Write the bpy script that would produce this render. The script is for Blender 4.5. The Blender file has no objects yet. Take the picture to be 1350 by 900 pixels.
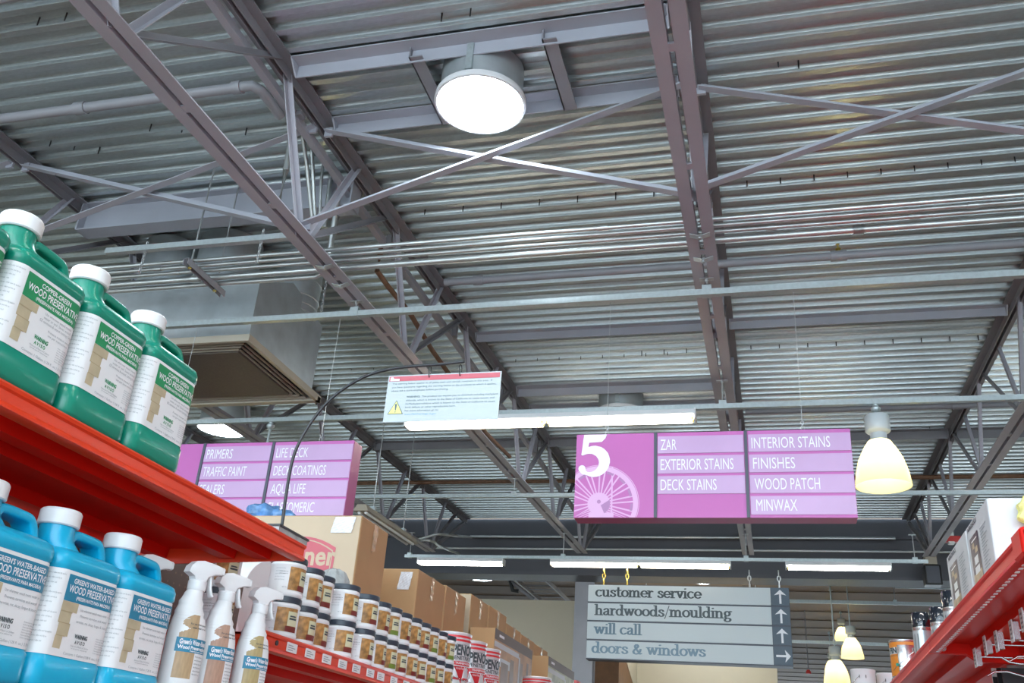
import bpy, bmesh, math, random
from mathutils import Vector, Matrix

# ------------------------------------------------------------------ camera, world, exposure
S = bpy.context.scene
YAW, PITCH, ROLL, FPX = -0.28608, 0.4405, 0.0747, 1237.17
cy, sy, cp, sp, cr, sr = math.cos(YAW), math.sin(YAW), math.cos(PITCH), math.sin(PITCH), math.cos(ROLL), math.sin(ROLL)
CF = Vector((sy*cp, cy*cp, sp)); _r = Vector((cy, -sy, 0)); _u = _r.cross(CF)
CR = cr*_r + sr*_u; CU = -sr*_r + cr*_u
CAM = Vector((0, 0, 1.6))
cam = bpy.data.cameras.new('camera'); cam.sensor_width = 36; cam.sensor_fit = 'HORIZONTAL'
cam.lens = FPX/1350*36; cam.clip_start = .05; cam.clip_end = 200
cam_ob = bpy.data.objects.new('camera', cam); S.collection.objects.link(cam_ob)
M4 = Matrix((CR, CU, -CF)).transposed().to_4x4(); M4.translation = CAM
cam_ob.matrix_world = M4; S.camera = cam_ob
S.view_settings.view_transform = 'Standard'; S.view_settings.look = 'None'
S.view_settings.gamma = 1; S.view_settings.use_curve_mapping = False
S.view_settings.exposure = 0.4
W = bpy.data.worlds.new('daylight'); S.world = W; W.use_nodes = True
W.node_tree.nodes['Background'].inputs[0].default_value = (.72, .88, 1, 1)
W.node_tree.nodes['Background'].inputs[1].default_value = 4.2
SKY_E, TUBE_E = 34, 19      # emission of skylight diffusers, fluorescent tubes

# pixel (1350x900 frame) -> point on a world plane
def ray(x, y): return CR*((x-675)/FPX) - CU*((y-450)/FPX) + CF
def atx(x, y, X): d = ray(x, y); return CAM + d*(X/d.x)
def aty(x, y, Y): d = ray(x, y); return CAM + d*(Y/d.y)
def atz(x, y, Z): d = ray(x, y); return CAM + d*((Z-CAM.z)/d.z)
SL = .0245
def roofz(y): return 5.44 + SL*y          # underside of the deck
def botz(y): return 4.51 + SL*y           # underside of the joists' bottom chords
rnd = random.Random(5)

# ------------------------------------------------------------------ objects
C = S.collection
def tag(o, label, cat, group=None, kind=None):
    o['label'] = label; o['category'] = cat
    if group: o['group'] = group
    if kind: o['kind'] = kind
    return o
def thing(name, label, cat, loc=(0, 0, 0), group=None):
    o = bpy.data.objects.new(name, None); o.empty_display_size = .05; C.objects.link(o)
    o.location = loc; return tag(o, label, cat, group)
def root_loc(o):
    v = Vector((0, 0, 0))
    while o: v = v + o.location; o = o.parent
    return v
def dup(t, loc, label, group=None, rotz=None):
    n = t.copy(); C.objects.link(n); n.location = loc; n['label'] = label
    if rotz is not None: n.rotation_euler = (0, 0, rotz)
    if group: n['group'] = group
    for ch in list(t.children):
        c = ch.copy(); C.objects.link(c); c.parent = n
        for g in list(ch.children):
            d = g.copy(); C.objects.link(d); d.parent = c
    return n
ORD = ['first', 'second', 'third', 'fourth', 'fifth', 'sixth', 'seventh', 'eighth', 'ninth', 'tenth', 'eleventh', 'twelfth', 'thirteenth', 'fourteenth', 'fifteenth', 'sixteenth']

class MB:
    def __init__(s): s.v = []; s.f = []; s.m = []; s.mi = 0
    def add(s, vs, fs):
        b = len(s.v); s.v += [Vector(v) for v in vs]; s.f += [[i+b for i in f] for f in fs]; s.m += [s.mi]*len(fs); return s
    def box(s, a, b):
        x0, y0, z0 = [min(a[i], b[i]) for i in range(3)]; x1, y1, z1 = [max(a[i], b[i]) for i in range(3)]
        return s.add([(x0,y0,z0),(x1,y0,z0),(x1,y1,z0),(x0,y1,z0),(x0,y0,z1),(x1,y0,z1),(x1,y1,z1),(x0,y1,z1)],
                     [(0,3,2,1),(4,5,6,7),(0,1,5,4),(1,2,6,5),(2,3,7,6),(3,0,4,7)])
    def bbox(s, a, b, r=.004, n=2):     # box with rounded edges in plan (z prism) and chamfered top/bottom
        x0, y0, z0 = [min(a[i], b[i]) for i in range(3)]; x1, y1, z1 = [max(a[i], b[i]) for i in range(3)]
        r = min(r, (x1-x0)/2.01, (y1-y0)/2.01, (z1-z0)/2.01)
        def ring(z, i): return [(x, y, z) for x, y in rrect((x1-x0)/2-i, (y1-y0)/2-i, r, n, ((x0+x1)/2, (y0+y1)/2))]
        k = r*.6
        return s.loft([ring(z0, k), ring(z0+k, 0), ring(z1-k, 0), ring(z1, k)])
    def loft(s, rings, cap=True, closed=True):
        n = len(rings[0]); vs = [p for r in rings for p in r]; fs = []
        for i in range(len(rings)-1):
            for j in range(n if closed else n-1):
                k = (j+1) % n; fs.append((i*n+j, i*n+k, (i+1)*n+k, (i+1)*n+j))
        if cap: fs.append(tuple(range(n))[::-1]); fs.append(tuple(range((len(rings)-1)*n, len(rings)*n)))
        return s.add(vs, fs)
    def lathe(s, prof, c=(0, 0, 0), n=32, cap=True, axis='z'):
        rings = []
        for r, z in prof:
            ring = []
            for k in range(n):
                a = 2*math.pi*k/n; p = (r*math.cos(a), r*math.sin(a), z)
                if axis == 'x': p = (z, r*math.cos(a), r*math.sin(a))
                if axis == 'y': p = (r*math.sin(a), z, r*math.cos(a))
                ring.append((c[0]+p[0], c[1]+p[1], c[2]+p[2]))
            rings.append(ring)
        return s.loft(rings, cap)
    def sweep(s, pts, prof, up=(0, 0, 1), cap=True):
        pts = [Vector(p) for p in pts]; rings = []
        for i, p in enumerate(pts):
            t = (pts[min(i+1, len(pts)-1)] - pts[max(i-1, 0)]).normalized()
            u = Vector(up); a = u.cross(t)
            if a.length < 1e-4: a = Vector((1, 0, 0)).cross(t)
            a.normalize(); b = t.cross(a)
            k = 1.0
            if 0 < i < len(pts)-1:
                d1 = (pts[i]-pts[i-1]).normalized(); d2 = (pts[i+1]-pts[i]).normalized()
                k = 1/max(.5, math.cos(d1.angle(d2, 0)/2))
            rings.append([p + a*q[0]*1.0 + b*q[1]*k if False else p + a*q[0] + b*q[1] for q in prof])
        return s.loft(rings, cap)
    def tube(s, pts, r, n=10, up=(0, 0, 1), cap=True):
        return s.sweep(pts, [(r*math.cos(2*math.pi*k/n), r*math.sin(2*math.pi*k/n)) for k in range(n)], up, cap)
    def bar(s, p, q, prof, up=(0, 0, 1)): return s.sweep([p, q], prof, up)
    def prism(s, poly, axis, a, b):     # poly in the two other axes, extruded along axis
        def P(u, v, w): return {'x': (w, u, v), 'y': (u, w, v), 'z': (u, v, w)}[axis]
        n = len(poly)
        return s.add([P(u, v, a) for u, v in poly]+[P(u, v, b) for u, v in poly],
                     [tuple(range(n))[::-1], tuple(range(n, 2*n))]+[(i, (i+1) % n, n+(i+1) % n, n+i) for i in range(n)])
    def build(s, name, mat, parent=None, smooth=None, label=None, kind=None):
        me = bpy.data.meshes.new(name); off = root_loc(parent) if parent else Vector((0, 0, 0))
        me.from_pydata([v-off for v in s.v], [], s.f)
        mats = mat if isinstance(mat, (list, tuple)) else [mat]
        for m in mats: me.materials.append(m)
        if len(mats) > 1: me.polygons.foreach_set('material_index', s.m)
        bm = bmesh.new(); bm.from_mesh(me); bmesh.ops.recalc_face_normals(bm, faces=bm.faces); bm.to_mesh(me); bm.free()
        if smooth:
            me.polygons.foreach_set('use_smooth', [True]*len(me.polygons))
            try: me.set_sharp_from_angle(angle=math.radians(smooth))
            except Exception: pass
        o = bpy.data.objects.new(name, me); C.objects.link(o)
        if parent: o.parent = parent
        if label: o['label'] = label
        if kind: o['kind'] = kind
        return o
def rrect(hx, hy, r, n=4, c=(0, 0)):
    out = []
    for k, (sx, sy_) in enumerate(((1, 1), (-1, 1), (-1, -1), (1, -1))):
        for i in range(n+1):
            a = math.pi/2*(k+i/n)
            out.append((c[0]+sx*(hx-r)+r*math.cos(a), c[1]+sy_*(hy-r)+r*math.sin(a)))
    return out
def ell(rx, ry, n=24, c=(0, 0), z=0): return [(c[0]+rx*math.cos(2*math.pi*k/n), c[1]+ry*math.sin(2*math.pi*k/n), z) for k in range(n)]
def Lsec(w, h, t): return [(0, 0), (w, 0), (w, t), (t, t), (t, h), (0, h)]
def rect(w, h): return [(-w/2, -h/2), (w/2, -h/2), (w/2, h/2), (-w/2, h/2)]
def Usec(w, h, t): return [(-w/2, 0), (w/2, 0), (w/2, h), (w/2-t, h), (w/2-t, t), (-w/2+t, t), (-w/2+t, h), (-w/2, h)]

# ------------------------------------------------------------------ materials
def mat(name, col, rough=.5, metal=0, noise=0, nscale=30, bump=0, emit=0, ecol=None, alpha=1, trans=0, spec=.5, stretch=None, col2=None, coat=0):
    m = bpy.data.materials.new(name); m.use_nodes = True; nt = m.node_tree; b = nt.nodes['Principled BSDF']
    b.inputs['Base Color'].default_value = (*col, 1); b.inputs['Roughness'].default_value = rough; b.inputs['Metallic'].default_value = metal
    b.inputs['Specular IOR Level'].default_value = spec
    if coat: b.inputs['Coat Weight'].default_value = coat; b.inputs['Coat Roughness'].default_value = .08
    if trans: b.inputs['Transmission Weight'].default_value = trans
    if alpha < 1: b.inputs['Alpha'].default_value = alpha
    if emit: b.inputs['Emission Color'].default_value = (*(ecol or col), 1); b.inputs['Emission Strength'].default_value = emit
    if noise or bump:
        tc = nt.nodes.new('ShaderNodeTexCoord'); n = nt.nodes.new('ShaderNodeTexNoise'); n.inputs['Scale'].default_value = nscale; n.inputs['Detail'].default_value = 4
        src = tc.outputs['Object']
        if stretch:
            mp = nt.nodes.new('ShaderNodeMapping'); mp.inputs['Scale'].default_value = stretch; nt.links.new(src, mp.inputs[0]); src = mp.outputs[0]
        nt.links.new(src, n.inputs['Vector'])
        if noise:
            mx = nt.nodes.new('ShaderNodeValToRGB'); c2 = col2 or tuple(min(1, c*(1+noise)) for c in col); c1 = col if col2 else tuple(c*(1-noise) for c in col)
            mx.color_ramp.elements[0].position = .3; mx.color_ramp.elements[1].position = .7
            mx.color_ramp.elements[0].color = (*c1, 1); mx.color_ramp.elements[1].color = (*c2, 1)
            nt.links.new(n.outputs['Fac'], mx.inputs[0]); nt.links.new(mx.outputs[0], b.inputs['Base Color'])
        if bump:
            bp = nt.nodes.new('ShaderNodeBump'); bp.inputs['Strength'].default_value = bump; bp.inputs['Distance'].default_value = .01
            nt.links.new(n.outputs['Fac'], bp.inputs['Height']); nt.links.new(bp.outputs[0], b.inputs['Normal'])
    return m
GALV = mat('galvanised deck', (.54, .60, .615), .32, .75, .08, 90, 0, stretch=(.3, 1, 1))
DUCT = mat('duct sheet metal', (.56, .62, .65), .36, .62, .14, 5)
STRUT = mat('zinc strut', (.50, .57, .59), .45, .6, .08, 40)
ROD = mat('zinc rod', (.55, .58, .6), .4, .8)
PIPEZ = mat('bright conduit', (.62, .66, .66), .4, .9, .06, 8)
PAINT = mat('grey lavender steel paint', (.38, .38, .43), .5, 0, .07, 3)
PAINTD = mat('dark grey steel paint', (.24, .24, .265), .5, 0, .1, 3)
PAINTB = mat('pale blue grey steel paint', (.40, .42, .48), .45, 0, .06, 3)
GPIPE = mat('grey painted pipe', (.30, .31, .34), .4)
RUST = mat('rust brown pipe', (.20, .10, .055), .6, 0, .2, 20)
RED = mat('red shelf enamel', (.70, .012, .006), .38, 0, .05, 4, spec=.12)
ORANGE = mat('orange red shelf enamel', (.74, .05, .012), .32, 0, .05, 4)
WHITE = mat('white paper', (.80, .82, .84), .45)
WPLA = mat('white plastic', (.80, .82, .84), .35)
GREENP = mat('green jug plastic', (.002, .26, .175), .3, coat=.2)
BLUEP = mat('blue jug plastic', (.002, .42, .68), .32, coat=.2)
GBAN = mat('green label ink', (.01, .27, .10), .45)
BBAN = mat('blue label ink', (.015, .22, .37), .45)
INK = mat('dark ink', (.05, .07, .08), .5)
INKG = mat('grey ink', (.30, .34, .37), .5)
WOODP = mat('printed tan timber', (.52, .45, .30), .5, 0, .12, 30)
WOODD = mat('printed tan timber edge', (.40, .33, .2), .5)
CARD = mat('brown cardboard', (.48, .30, .145), .75, 0, .06, 6)
CARDL = mat('pale cardboard', (.50, .41, .29), .7, 0, .05, 6)
TAPE = mat('clear packing tape', (.62, .48, .3), .15, 0, .4, 25, .4)
LABELP = mat('crinkled white label', (.72, .75, .78), .3, 0, .1, 18, .5)
BLACK = mat('black plastic', (.02, .022, .026), .35)
NAVY = mat('blue black lid', (.03, .045, .065), .4)
MAG = mat('magenta sign face', (.52, .13, .42), .4, 0, .04, 2)
MAGD = mat('dark magenta edge', (.36, .05, .22), .4)
LILAC = mat('lilac sign plate', (.55, .36, .60), .32, 0, .05, 3)
SLATE = mat('dark slate divider', (.07, .08, .11), .4)
WINK = mat('white lettering', (.85, .86, .9), .5)
PINK = mat('pale pink print', (.72, .42, .68), .45)
MAUVE = mat('mauve print', (.42, .20, .42), .45)
SIGNW = mat('pale blue grey sign face', (.58, .64, .67), .35)
SIGNB = mat('slate sign block', (.075, .11, .15), .4)
CREAM = mat('cream painted wall', (.60, .55, .43), .7, 0, .03, 2)
BEIGE = mat('beige diffuser metal', (.42, .38, .31), .5)
BROWNP = mat('brown perforated panel', (.10, .083, .07), .6, 0, .15, 60)
CONC = mat('concrete floor', (.24, .20, .17), .35, 0, .08, 2)
PEG = mat('brown pegboard', (.16, .125, .105), .6)
SILVER = mat('silver can', (.66, .68, .70), .22, .9, .05, 4)
CHROME = mat('chrome', (.7, .72, .74), .12, 1)
REDINK = mat('red ink', (.60, .03, .04), .4)
PINKINK = mat('faded red ink', (.48, .10, .13), .55)
ORINK = mat('orange ink', (.68, .23, .03), .45)
BEAMD = mat('blue grey girder paint', (.10, .105, .125), .5, 0, .05, 2)
BROWNC = mat('rear deck dimmed brown', (.26, .19, .145), .7, 0, .08, 1.5)  # deck carried on past the girder; its dimness is painted in as brown
BROWNS = mat('brown roof seam', (.15, .11, .085), .7)
TUBE = mat('fluorescent tube', (1, .95, .86), .3, emit=TUBE_E, ecol=(1, .88, .70))
TUBEC = mat('white fluorescent tube', (1, 1, .98), .3, emit=TUBE_E, ecol=(1, .96, .9))
DISC = mat('skylight diffuser', (1, 1, 1), .4, emit=SKY_E, ecol=(.86, .95, 1))
PSHADE = bpy.data.materials.new('cream glass shade'); PSHADE.use_nodes = True; _n = PSHADE.node_tree; _n.nodes.clear()
_o = _n.nodes.new('ShaderNodeOutputMaterial'); _t = _n.nodes.new('ShaderNodeBsdfTranslucent'); _d = _n.nodes.new('ShaderNodeBsdfPrincipled'); _x = _n.nodes.new('ShaderNodeMixShader')
_t.inputs[0].default_value = (1, .96, .76, 1); _d.inputs['Base Color'].default_value = (.85, .83, .62, 1); _d.inputs['Roughness'].default_value = .25
_x.inputs[0].default_value = .35; _n.links.new(_t.outputs[0], _x.inputs[1]); _n.links.new(_d.outputs[0], _x.inputs[2]); _n.links.new(_x.outputs[0], _o.inputs[0])
PGLOW = mat('lit pendant bulb', (1, .95, .8), .3, emit=36, ecol=(1, .86, .6))
BRASS = mat('yellow brass fitting', (.55, .42, .1), .4, .7)
BLUEBAG = mat('blue plastic bag', (.10, .24, .48), .25, 0, .5, 25, .6)
YELLOWB = mat('pale yellow plastic bag', (.75, .72, .25), .3, 0, .2, 10, .3)
PLASTC = mat('clear crinkled plastic', (.40, .42, .42), .22, 0, .25, 30, .5)
YEL = mat('warning yellow', (.72, .78, .22), .5)
ACC = mat('rust wood print', (.42, .22, .07), .5, 0, .5, 60)
OLIVE = mat('pale green print', (.62, .62, .42), .5)
MAROON = mat('maroon print', (.18, .03, .025), .5)
REDLAMP = mat('red strobe housing', (.55, .03, .03), .4)

# ------------------------------------------------------------------ lettering
_tc = {}
def text_tris(body, bold=0):
    key = (body, bold)
    if key not in _tc:
        cu = bpy.data.curves.new('lettering', 'FONT'); cu.body = body; cu.size = 1; cu.offset = bold; cu.resolution_u = 3
        ob = bpy.data.objects.new('lettering', cu); me = bpy.data.meshes.new_from_object(ob)
        vs = [(v.co.x, v.co.y) for v in me.vertices]; fs = [tuple(p.vertices) for p in me.polygons]
        bpy.data.objects.remove(ob); bpy.data.curves.remove(cu); bpy.data.meshes.remove(me)
        _tc[key] = (vs, fs)
    return _tc[key]
CAPH = max(v[1] for v in text_tris('H')[0])
def put_text(mb, body, fn, x, y, h, width=None, align='l', bold=0, slant=0):
    """fn maps (u, v) on the face to a world point; x, y baseline start; h cap height; width fits the line"""
    vs, fs = text_tris(body, bold)
    x0 = min(v[0] for v in vs); x1 = max(v[0] for v in vs); k = h/CAPH
    kx = width/(x1-x0) if width else k*.8
    w = (x1-x0)*kx
    ox = {'l': x, 'c': x-w/2, 'r': x-w}[align]
    mb.add([fn(ox+(v[0]-x0)*kx+slant*v[1]*k, y+v[1]*k) for v in vs], fs)
# broad-nib serif letters (x-height 1)
def arc(cx, cy_, rx, ry, a, b, n=14): return [(cx+rx*math.cos(math.radians(a+(b-a)*i/n)), cy_+ry*math.sin(math.radians(a+(b-a)*i/n))) for i in range(n+1)]
GL = {
 'o': (.92, [arc(.46,.5,.36,.44,0,360,20)]), 'c': (.84, [arc(.45,.5,.36,.44,48,318,16)]),
 'e': (.88, [arc(.45,.5,.36,.44,0,318,18), [(.09,.5),(.81,.5)]]),
 's': (.76, [[(.62,.75),(.56,.88),(.4,.95),(.22,.9),(.15,.75),(.25,.6),(.45,.5),(.62,.38),(.66,.22),(.55,.08),(.36,.04),(.18,.1),(.1,.27)]]),
 't': (.66, [[(.28,1.35),(.28,.25),(.36,.08),(.5,.05),(.62,.14)], [(.04,.95),(.58,.95)]]),
 'u': (1.0, [[(.02,.95),(.2,.95)], [(.2,.95),(.2,.3),(.27,.1),(.45,.05),(.62,.14),(.74,.34)], [(.56,.95),(.74,.95)], [(.74,.95),(.74,.05)], [(.74,.05),(.94,.05)]]),
 'n': (1.0, [[(.02,.95),(.2,.95)], [(.2,.95),(.2,.05)], [(.03,.05),(.38,.05)], [(.2,.68),(.34,.88),(.52,.95),(.68,.86),(.74,.68),(.74,.05)], [(.58,.05),(.92,.05)]]),
 'h': (1.0, [[(.02,1.5),(.2,1.5)], [(.2,1.5),(.2,.05)], [(.03,.05),(.38,.05)], [(.2,.68),(.34,.88),(.52,.95),(.68,.86),(.74,.68),(.74,.05)], [(.58,.05),(.92,.05)]]),
 'm': (1.5, [[(.02,.95),(.2,.95)], [(.2,.95),(.2,.05)], [(.03,.05),(.38,.05)], [(.2,.68),(.34,.88),(.5,.95),(.64,.86),(.7,.68),(.7,.05)], [(.54,.05),(.88,.05)], [(.7,.68),(.84,.88),(1.0,.95),(1.16,.86),(1.22,.68),(1.22,.05)], [(1.06,.05),(1.4,.05)]]),
 'r': (.7, [[(.02,.95),(.2,.95)], [(.2,.95),(.2,.05)], [(.03,.05),(.4,.05)], [(.2,.62),(.34,.86),(.5,.94),(.6,.84)]]),
 'v': (.85, [[(.12,.95),(.42,.08)], [(.42,.08),(.74,.95)], [(0,.95),(.3,.95)], [(.58,.95),(.86,.95)]]),
 'w': (1.28, [[(.12,.95),(.38,.08)], [(.38,.08),(.66,.95)], [(.6,.95),(.86,.08)], [(.86,.08),(1.14,.95)], [(0,.95),(.3,.95)], [(1.0,.95),(1.28,.95)]]),
 'i': (.46, [[(.04,.95),(.22,.95)], [(.22,.95),(.22,.05)], [(.03,.05),(.41,.05)], [(.2,1.3),(.24,1.34)]]),
 'l': (.46, [[(.04,1.5),(.22,1.5)], [(.22,1.5),(.22,.05)], [(.03,.05),(.41,.05)]]),
 'a': (.86, [[(.14,.75),(.24,.9),(.42,.95),(.58,.88),(.62,.7),(.62,.15),(.7,.05),(.8,.08)], [(.62,.58),(.38,.53),(.17,.42),(.11,.25),(.2,.08),(.36,.05),(.52,.14),(.62,.3)]]),
 'd': (1.0, [arc(.42,.48,.32,.43,0,360,18), [(.55,1.5),(.74,1.5)], [(.74,1.5),(.74,.05)], [(.74,.05),(.94,.05)]]),
 'g': (.95, [arc(.42,.64,.28,.31,0,360,16), [(.26,.36),(.17,.2),(.25,.07),(.5,.03),(.72,-.03),(.78,-.2),(.66,-.38),(.4,-.44),(.16,-.36),(.1,-.2),(.24,-.03)], [(.64,.86),(.76,.95),(.88,.93)]]),
 '/': (.62, [[(.02,-.25),(.1,-.05),(.55,1.5)]]),
 '&': (1.2, [[(1.02,.12),(.9,.06),(.36,.85),(.3,1.12),(.42,1.3),(.58,1.3),(.68,1.12),(.58,.9),(.26,.62),(.12,.36),(.2,.12),(.42,.03),(.68,.1),(.88,.36),(.96,.68)]]),
 ' ': (.5, [])}
def hull(p):
    p = sorted(set(p)); lo = []; up = []
    for q in p:
        while len(lo) > 1 and (lo[-1][0]-lo[-2][0])*(q[1]-lo[-2][1])-(lo[-1][1]-lo[-2][1])*(q[0]-lo[-2][0]) <= 0: lo.pop()
        lo.append(q)
    for q in reversed(p):
        while len(up) > 1 and (up[-1][0]-up[-2][0])*(q[1]-up[-2][1])-(up[-1][1]-up[-2][1])*(q[0]-up[-2][0]) <= 0: up.pop()
        up.append(q)
    return lo[:-1]+up[:-1]
def put_serif(mb, body, fn, x, y, xh, width=None, nib=(.105, .055)):
    tot = sum(GL[c][0] for c in body); kx = width/tot if width else xh*.95
    for c in body:
        w, st = GL[c]; nx, ny = nib
        if c == '/': nx = .05
        for s_ in st:
            for a, b in zip(s_[:-1], s_[1:]):
                pts = [(round(q[0]+nx*math.cos(t*math.pi/5), 5), round(q[1]+ny*math.sin(t*math.pi/5), 5)) for q in (a, b) for t in range(10)]
                h_ = hull(pts); put_serif.n += 1; e = Vector((0, -1, 0))*(2e-6*(put_serif.n % 40)); mb.add([Vector(fn(x+p[0]*kx, y+p[1]*xh))+e for p in h_], [tuple(range(len(h_)))])
        x += w*kx
put_serif.n = 0

# ------------------------------------------------------------------ the building shell
def struct(name, mb, m, smooth=None): 
    o = mb.build(name, m, None, smooth); o['kind'] = 'structure'; return o
struct('floor', MB().box((-14, -9, -.1), (11, 58, 0)), CONC)
# corrugated deck, ribs along X, falling towards the camera
XL, XR, YB, YE, P = -14, 11, -4.0, 15.72, .1524
def deck_mesh(y0, y1):
    prof = []; n0 = int(y0/P); n1 = int(y1/P)
    OFF = .021
    for k in range(n0, n1):
        y = k*P+OFF
        for dy, dz in ((0, .001), (.003, -.001), (.042, -.001), (.045, .001), (.057, .040), (.060, .042), (.134, .042), (.1375, .040), (.1470, .020)):
            prof.append((y+dy, dz))
    mb = MB(); n = len(prof)
    vs = [(x, y, roofz(y)+dz) for x in (XL, XR) for y, dz in prof] + [(x, y, roofz(y)+dz+.01) for x in (XL, XR) for y, dz in prof]
    fs = [(i, i+1, n+i+1, n+i) for i in range(n-1)] + [(2*n+i, 3*n+i, 3*n+i+1, 2*n+i+1) for i in range(n-1)]
    fs += [(0, n, 3*n, 2*n), (n-1, 3*n-1+0, 4*n-1, 2*n-1)][:1]
    mb.add(vs, fs); return mb
ceil = struct('ceiling', deck_mesh(YB, YE), GALV)
# fastener tips poking through the deck
screw = None
for px0, py0, px1, py1, n in ((985, 243, 1338, 210, 9), (560, 280, 862, 256, 7), (990, 458, 1290, 446, 9), (846, 467, 905, 463, 3), (680, 475, 880, 466, 8), (1026, 85, 1053, 87, 2),
                              (582, 25, 620, 18, 2), (50, 30, 86, 24, 2), (198, 170, 324, 175, 4), (66, 190, 130, 200, 3), (1060, 572, 1226, 566, 4), (434, 487, 522, 484, 4), (510, 590, 640, 588, 5)):
    for i in range(n):
        t = i/max(1, n-1); d = ray(px0+(px1-px0)*t, py0+(py1-py0)*t); s_ = (5.44-1.6)/(d.z-SL*d.y); p = CAM+d*s_
        if screw is None:
            screw = MB().lathe([(.003, -.020), (.0045, -.016), (.005, .05)], n=8).build('screw', BLACK, ceil, 40)
            screw.location = p; screw.location.z -= 0
        else:
            c = screw.copy(); C.objects.link(c); c.parent = ceil; c.location = p
# girder the joists die into, and the lower roof behind it, dimness put in as brown
G = MB(); G.box((XL, 15.74, 4.90), (XR, 16.10, 5.52)); G.box((XL, 15.66, 4.86), (XR, 16.2, 4.91)); G.box((XL, 15.66, 5.50), (XR, 16.2, 5.54)); G.box((XL, 15.74, 5.54), (XR, 16.1, 5.84))
struct('trim_1', G, BEAMD)
RC = MB(); RC.box((XL, 16.1, 5.85), (XR, 50, 6.0))
struct('trim_2', RC, BROWNC)
RS = MB()
for k in range(27): RS.box((XL, 16.9+k*1.2, 5.835), (XR, 16.94+k*1.2, 5.86))
struct('trim_3', RS, BROWNS)
struct('wall_left', MB().box((XL-.2, -9, 0), (XL, 44.2, 6.6)), CREAM)
struct('wall_right', MB().box((XR, -9, 0), (XR+.2, 44.2, 6.6)), CREAM)
pw = aty(762, 792, 16.9)
struct('wall_rear', MB().box((-9.5, 16.9, 0), (pw.x+.02, 17.1, pw.z)), CREAM)

# ------------------------------------------------------------------ joists
TX = {'A': -2.77, 'C': -.315, 'R': 2.12, 'L': -5.21, 'K': -7.66, 'S': 4.57}
Y0J, Y1J = -2.6, 15.66
def make_truss(X, label):
    t = thing('roof_truss', label, 'roof truss', (X, 0, botz(0)), 'open web joists under the deck')
    def chord(y0, y1, zf, leg, th, up):
        m = MB()
        for s_ in (-1, 1):
            g = .014*s_
            if up: sec = [(g, 0), (g+s_*leg, 0), (g+s_*leg, th), (g+s_*th, th), (g+s_*th, leg), (g, leg)]
            else: sec = [(g, 0), (g+s_*leg, 0), (g+s_*leg, -th), (g+s_*th, -th), (g+s_*th, -leg), (g, -leg)]
            r0 = [(X+a, y0, zf(y0)+b) for a, b in sec]; r1 = [(X+a, y1, zf(y1)+b) for a, b in sec]
            m.loft([r0, r1])
        return m
    chord(Y0J, Y1J, lambda y: roofz(y)-.003, .072, .009, False).build('top_chord', PAINTD, t)
    bc = chord(Y0J+.3, 14.05, botz, .070, .008, True)
    y = -.5
    while y < 14: bc.box((X-.03, y, botz(y)+.004), (X+.03, y+.05, botz(y)+.016)); y += .925
    bc.build('bottom_chord', PAINT, t)
    k = 0; yb = 2.68-1.87*3
    while yb < 14:
        for dy in (-.52, .52, 1.2):
            yt = min(yb+dy, 15.5)
            if yt < Y0J or yb < Y0J+.3: continue
            m = MB(); off = {-.52: -.014, .52: .014, 1.2: 0}[dy]
            m.bar((X+off, yb+.03*(1 if dy > 0 else -1), botz(yb)+.02), (X+off, yt, roofz(yt)-.03), Lsec(.042, .042, .006), (1, 0, 0))
            m.build('web', PAINT if dy < 1 else PAINTD, t)
        yb += 1.87
    m = MB(); m.bar((X, 14.0, botz(14)+.02), (X, 15.55, roofz(15.5)-.1), rect(.05, .05), (1, 0, 0)); m.build('web', PAINTD, t)
    return t
tr = make_truss(TX['A'], 'steel joist above the warning notice, left of the round skylight')
dup(tr, (TX['C'], 0, botz(0)), 'steel joist passing straight above the aisle sign with the white numeral')
dup(tr, (TX['R'], 0, botz(0)), 'steel joist behind the cream pendant lamp, down to the red strobe')
dup(tr, (TX['L'], 0, botz(0)), 'steel joist at far left behind the green jugs and past the metal duct box')
dup(tr, (TX['K'], 0, botz(0)), 'steel joist farthest left, mostly hidden behind the shelf goods')
dup(tr, (TX['S'], 0, botz(0)), 'steel joist at far right, hidden behind the white carton')
# level rail beside the joist left of the skylight
m = MB(); m.bar((-2.84, -2.2, 5.40), (-2.84, 14.5, 5.44), Lsec(.05, .05, .006), (0, 0, 1))
t = thing('side_rail', 'long steel angle running just below the top of the joist left of the skylight', 'rail', (-2.84, 0, 5.4))
m.build('angle', PAINT, t)
for y in (4.3, 5.9, 7.6, 9.3, 11): MB().box((-2.845, y, 5.43), (-2.80, y+.06, roofz(y)-.08)).build('hanger_plate', PAINTD, t)

# diagonal cross bracing between joists
def brace(X0, X1, y, up, label):
    z0, z1 = (botz(y)+.07, roofz(y)-.09) if up else (roofz(y)-.09, botz(y)+.07)
    dy = -.028 if up else .028
    t = thing('cross_brace', label, 'brace', (X0, y, z0), 'crossed braces between the joists')
    MB().bar((X0+.03, y+dy, z0), (X1-.03, y+dy, z1), Lsec(.052, .052, .006), (0, -1, 0)).build('angle_bar', PAINTB, t)
    for X_, z_ in ((X0+.045, z0), (X1-.045, z1)): MB().box((X_-.028, y+dy-.012, z_-.03), (X_+.028, y+dy+.008, z_+.04)).build('clip_plate', PAINTB, t)
NM = [('K', 'L', 'left of the green jugs'), ('L', 'A', 'in front of the metal duct box'), ('A', 'C', 'right below the round skylight'), ('C', 'R', 'in the top right bay')]
for a, b, w in NM:
    brace(TX[a], TX[b], 4.53, True, 'grey brace rising to the right, '+w)
    brace(TX[a], TX[b], 4.53, False, 'grey brace falling to the right, '+w)

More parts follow.
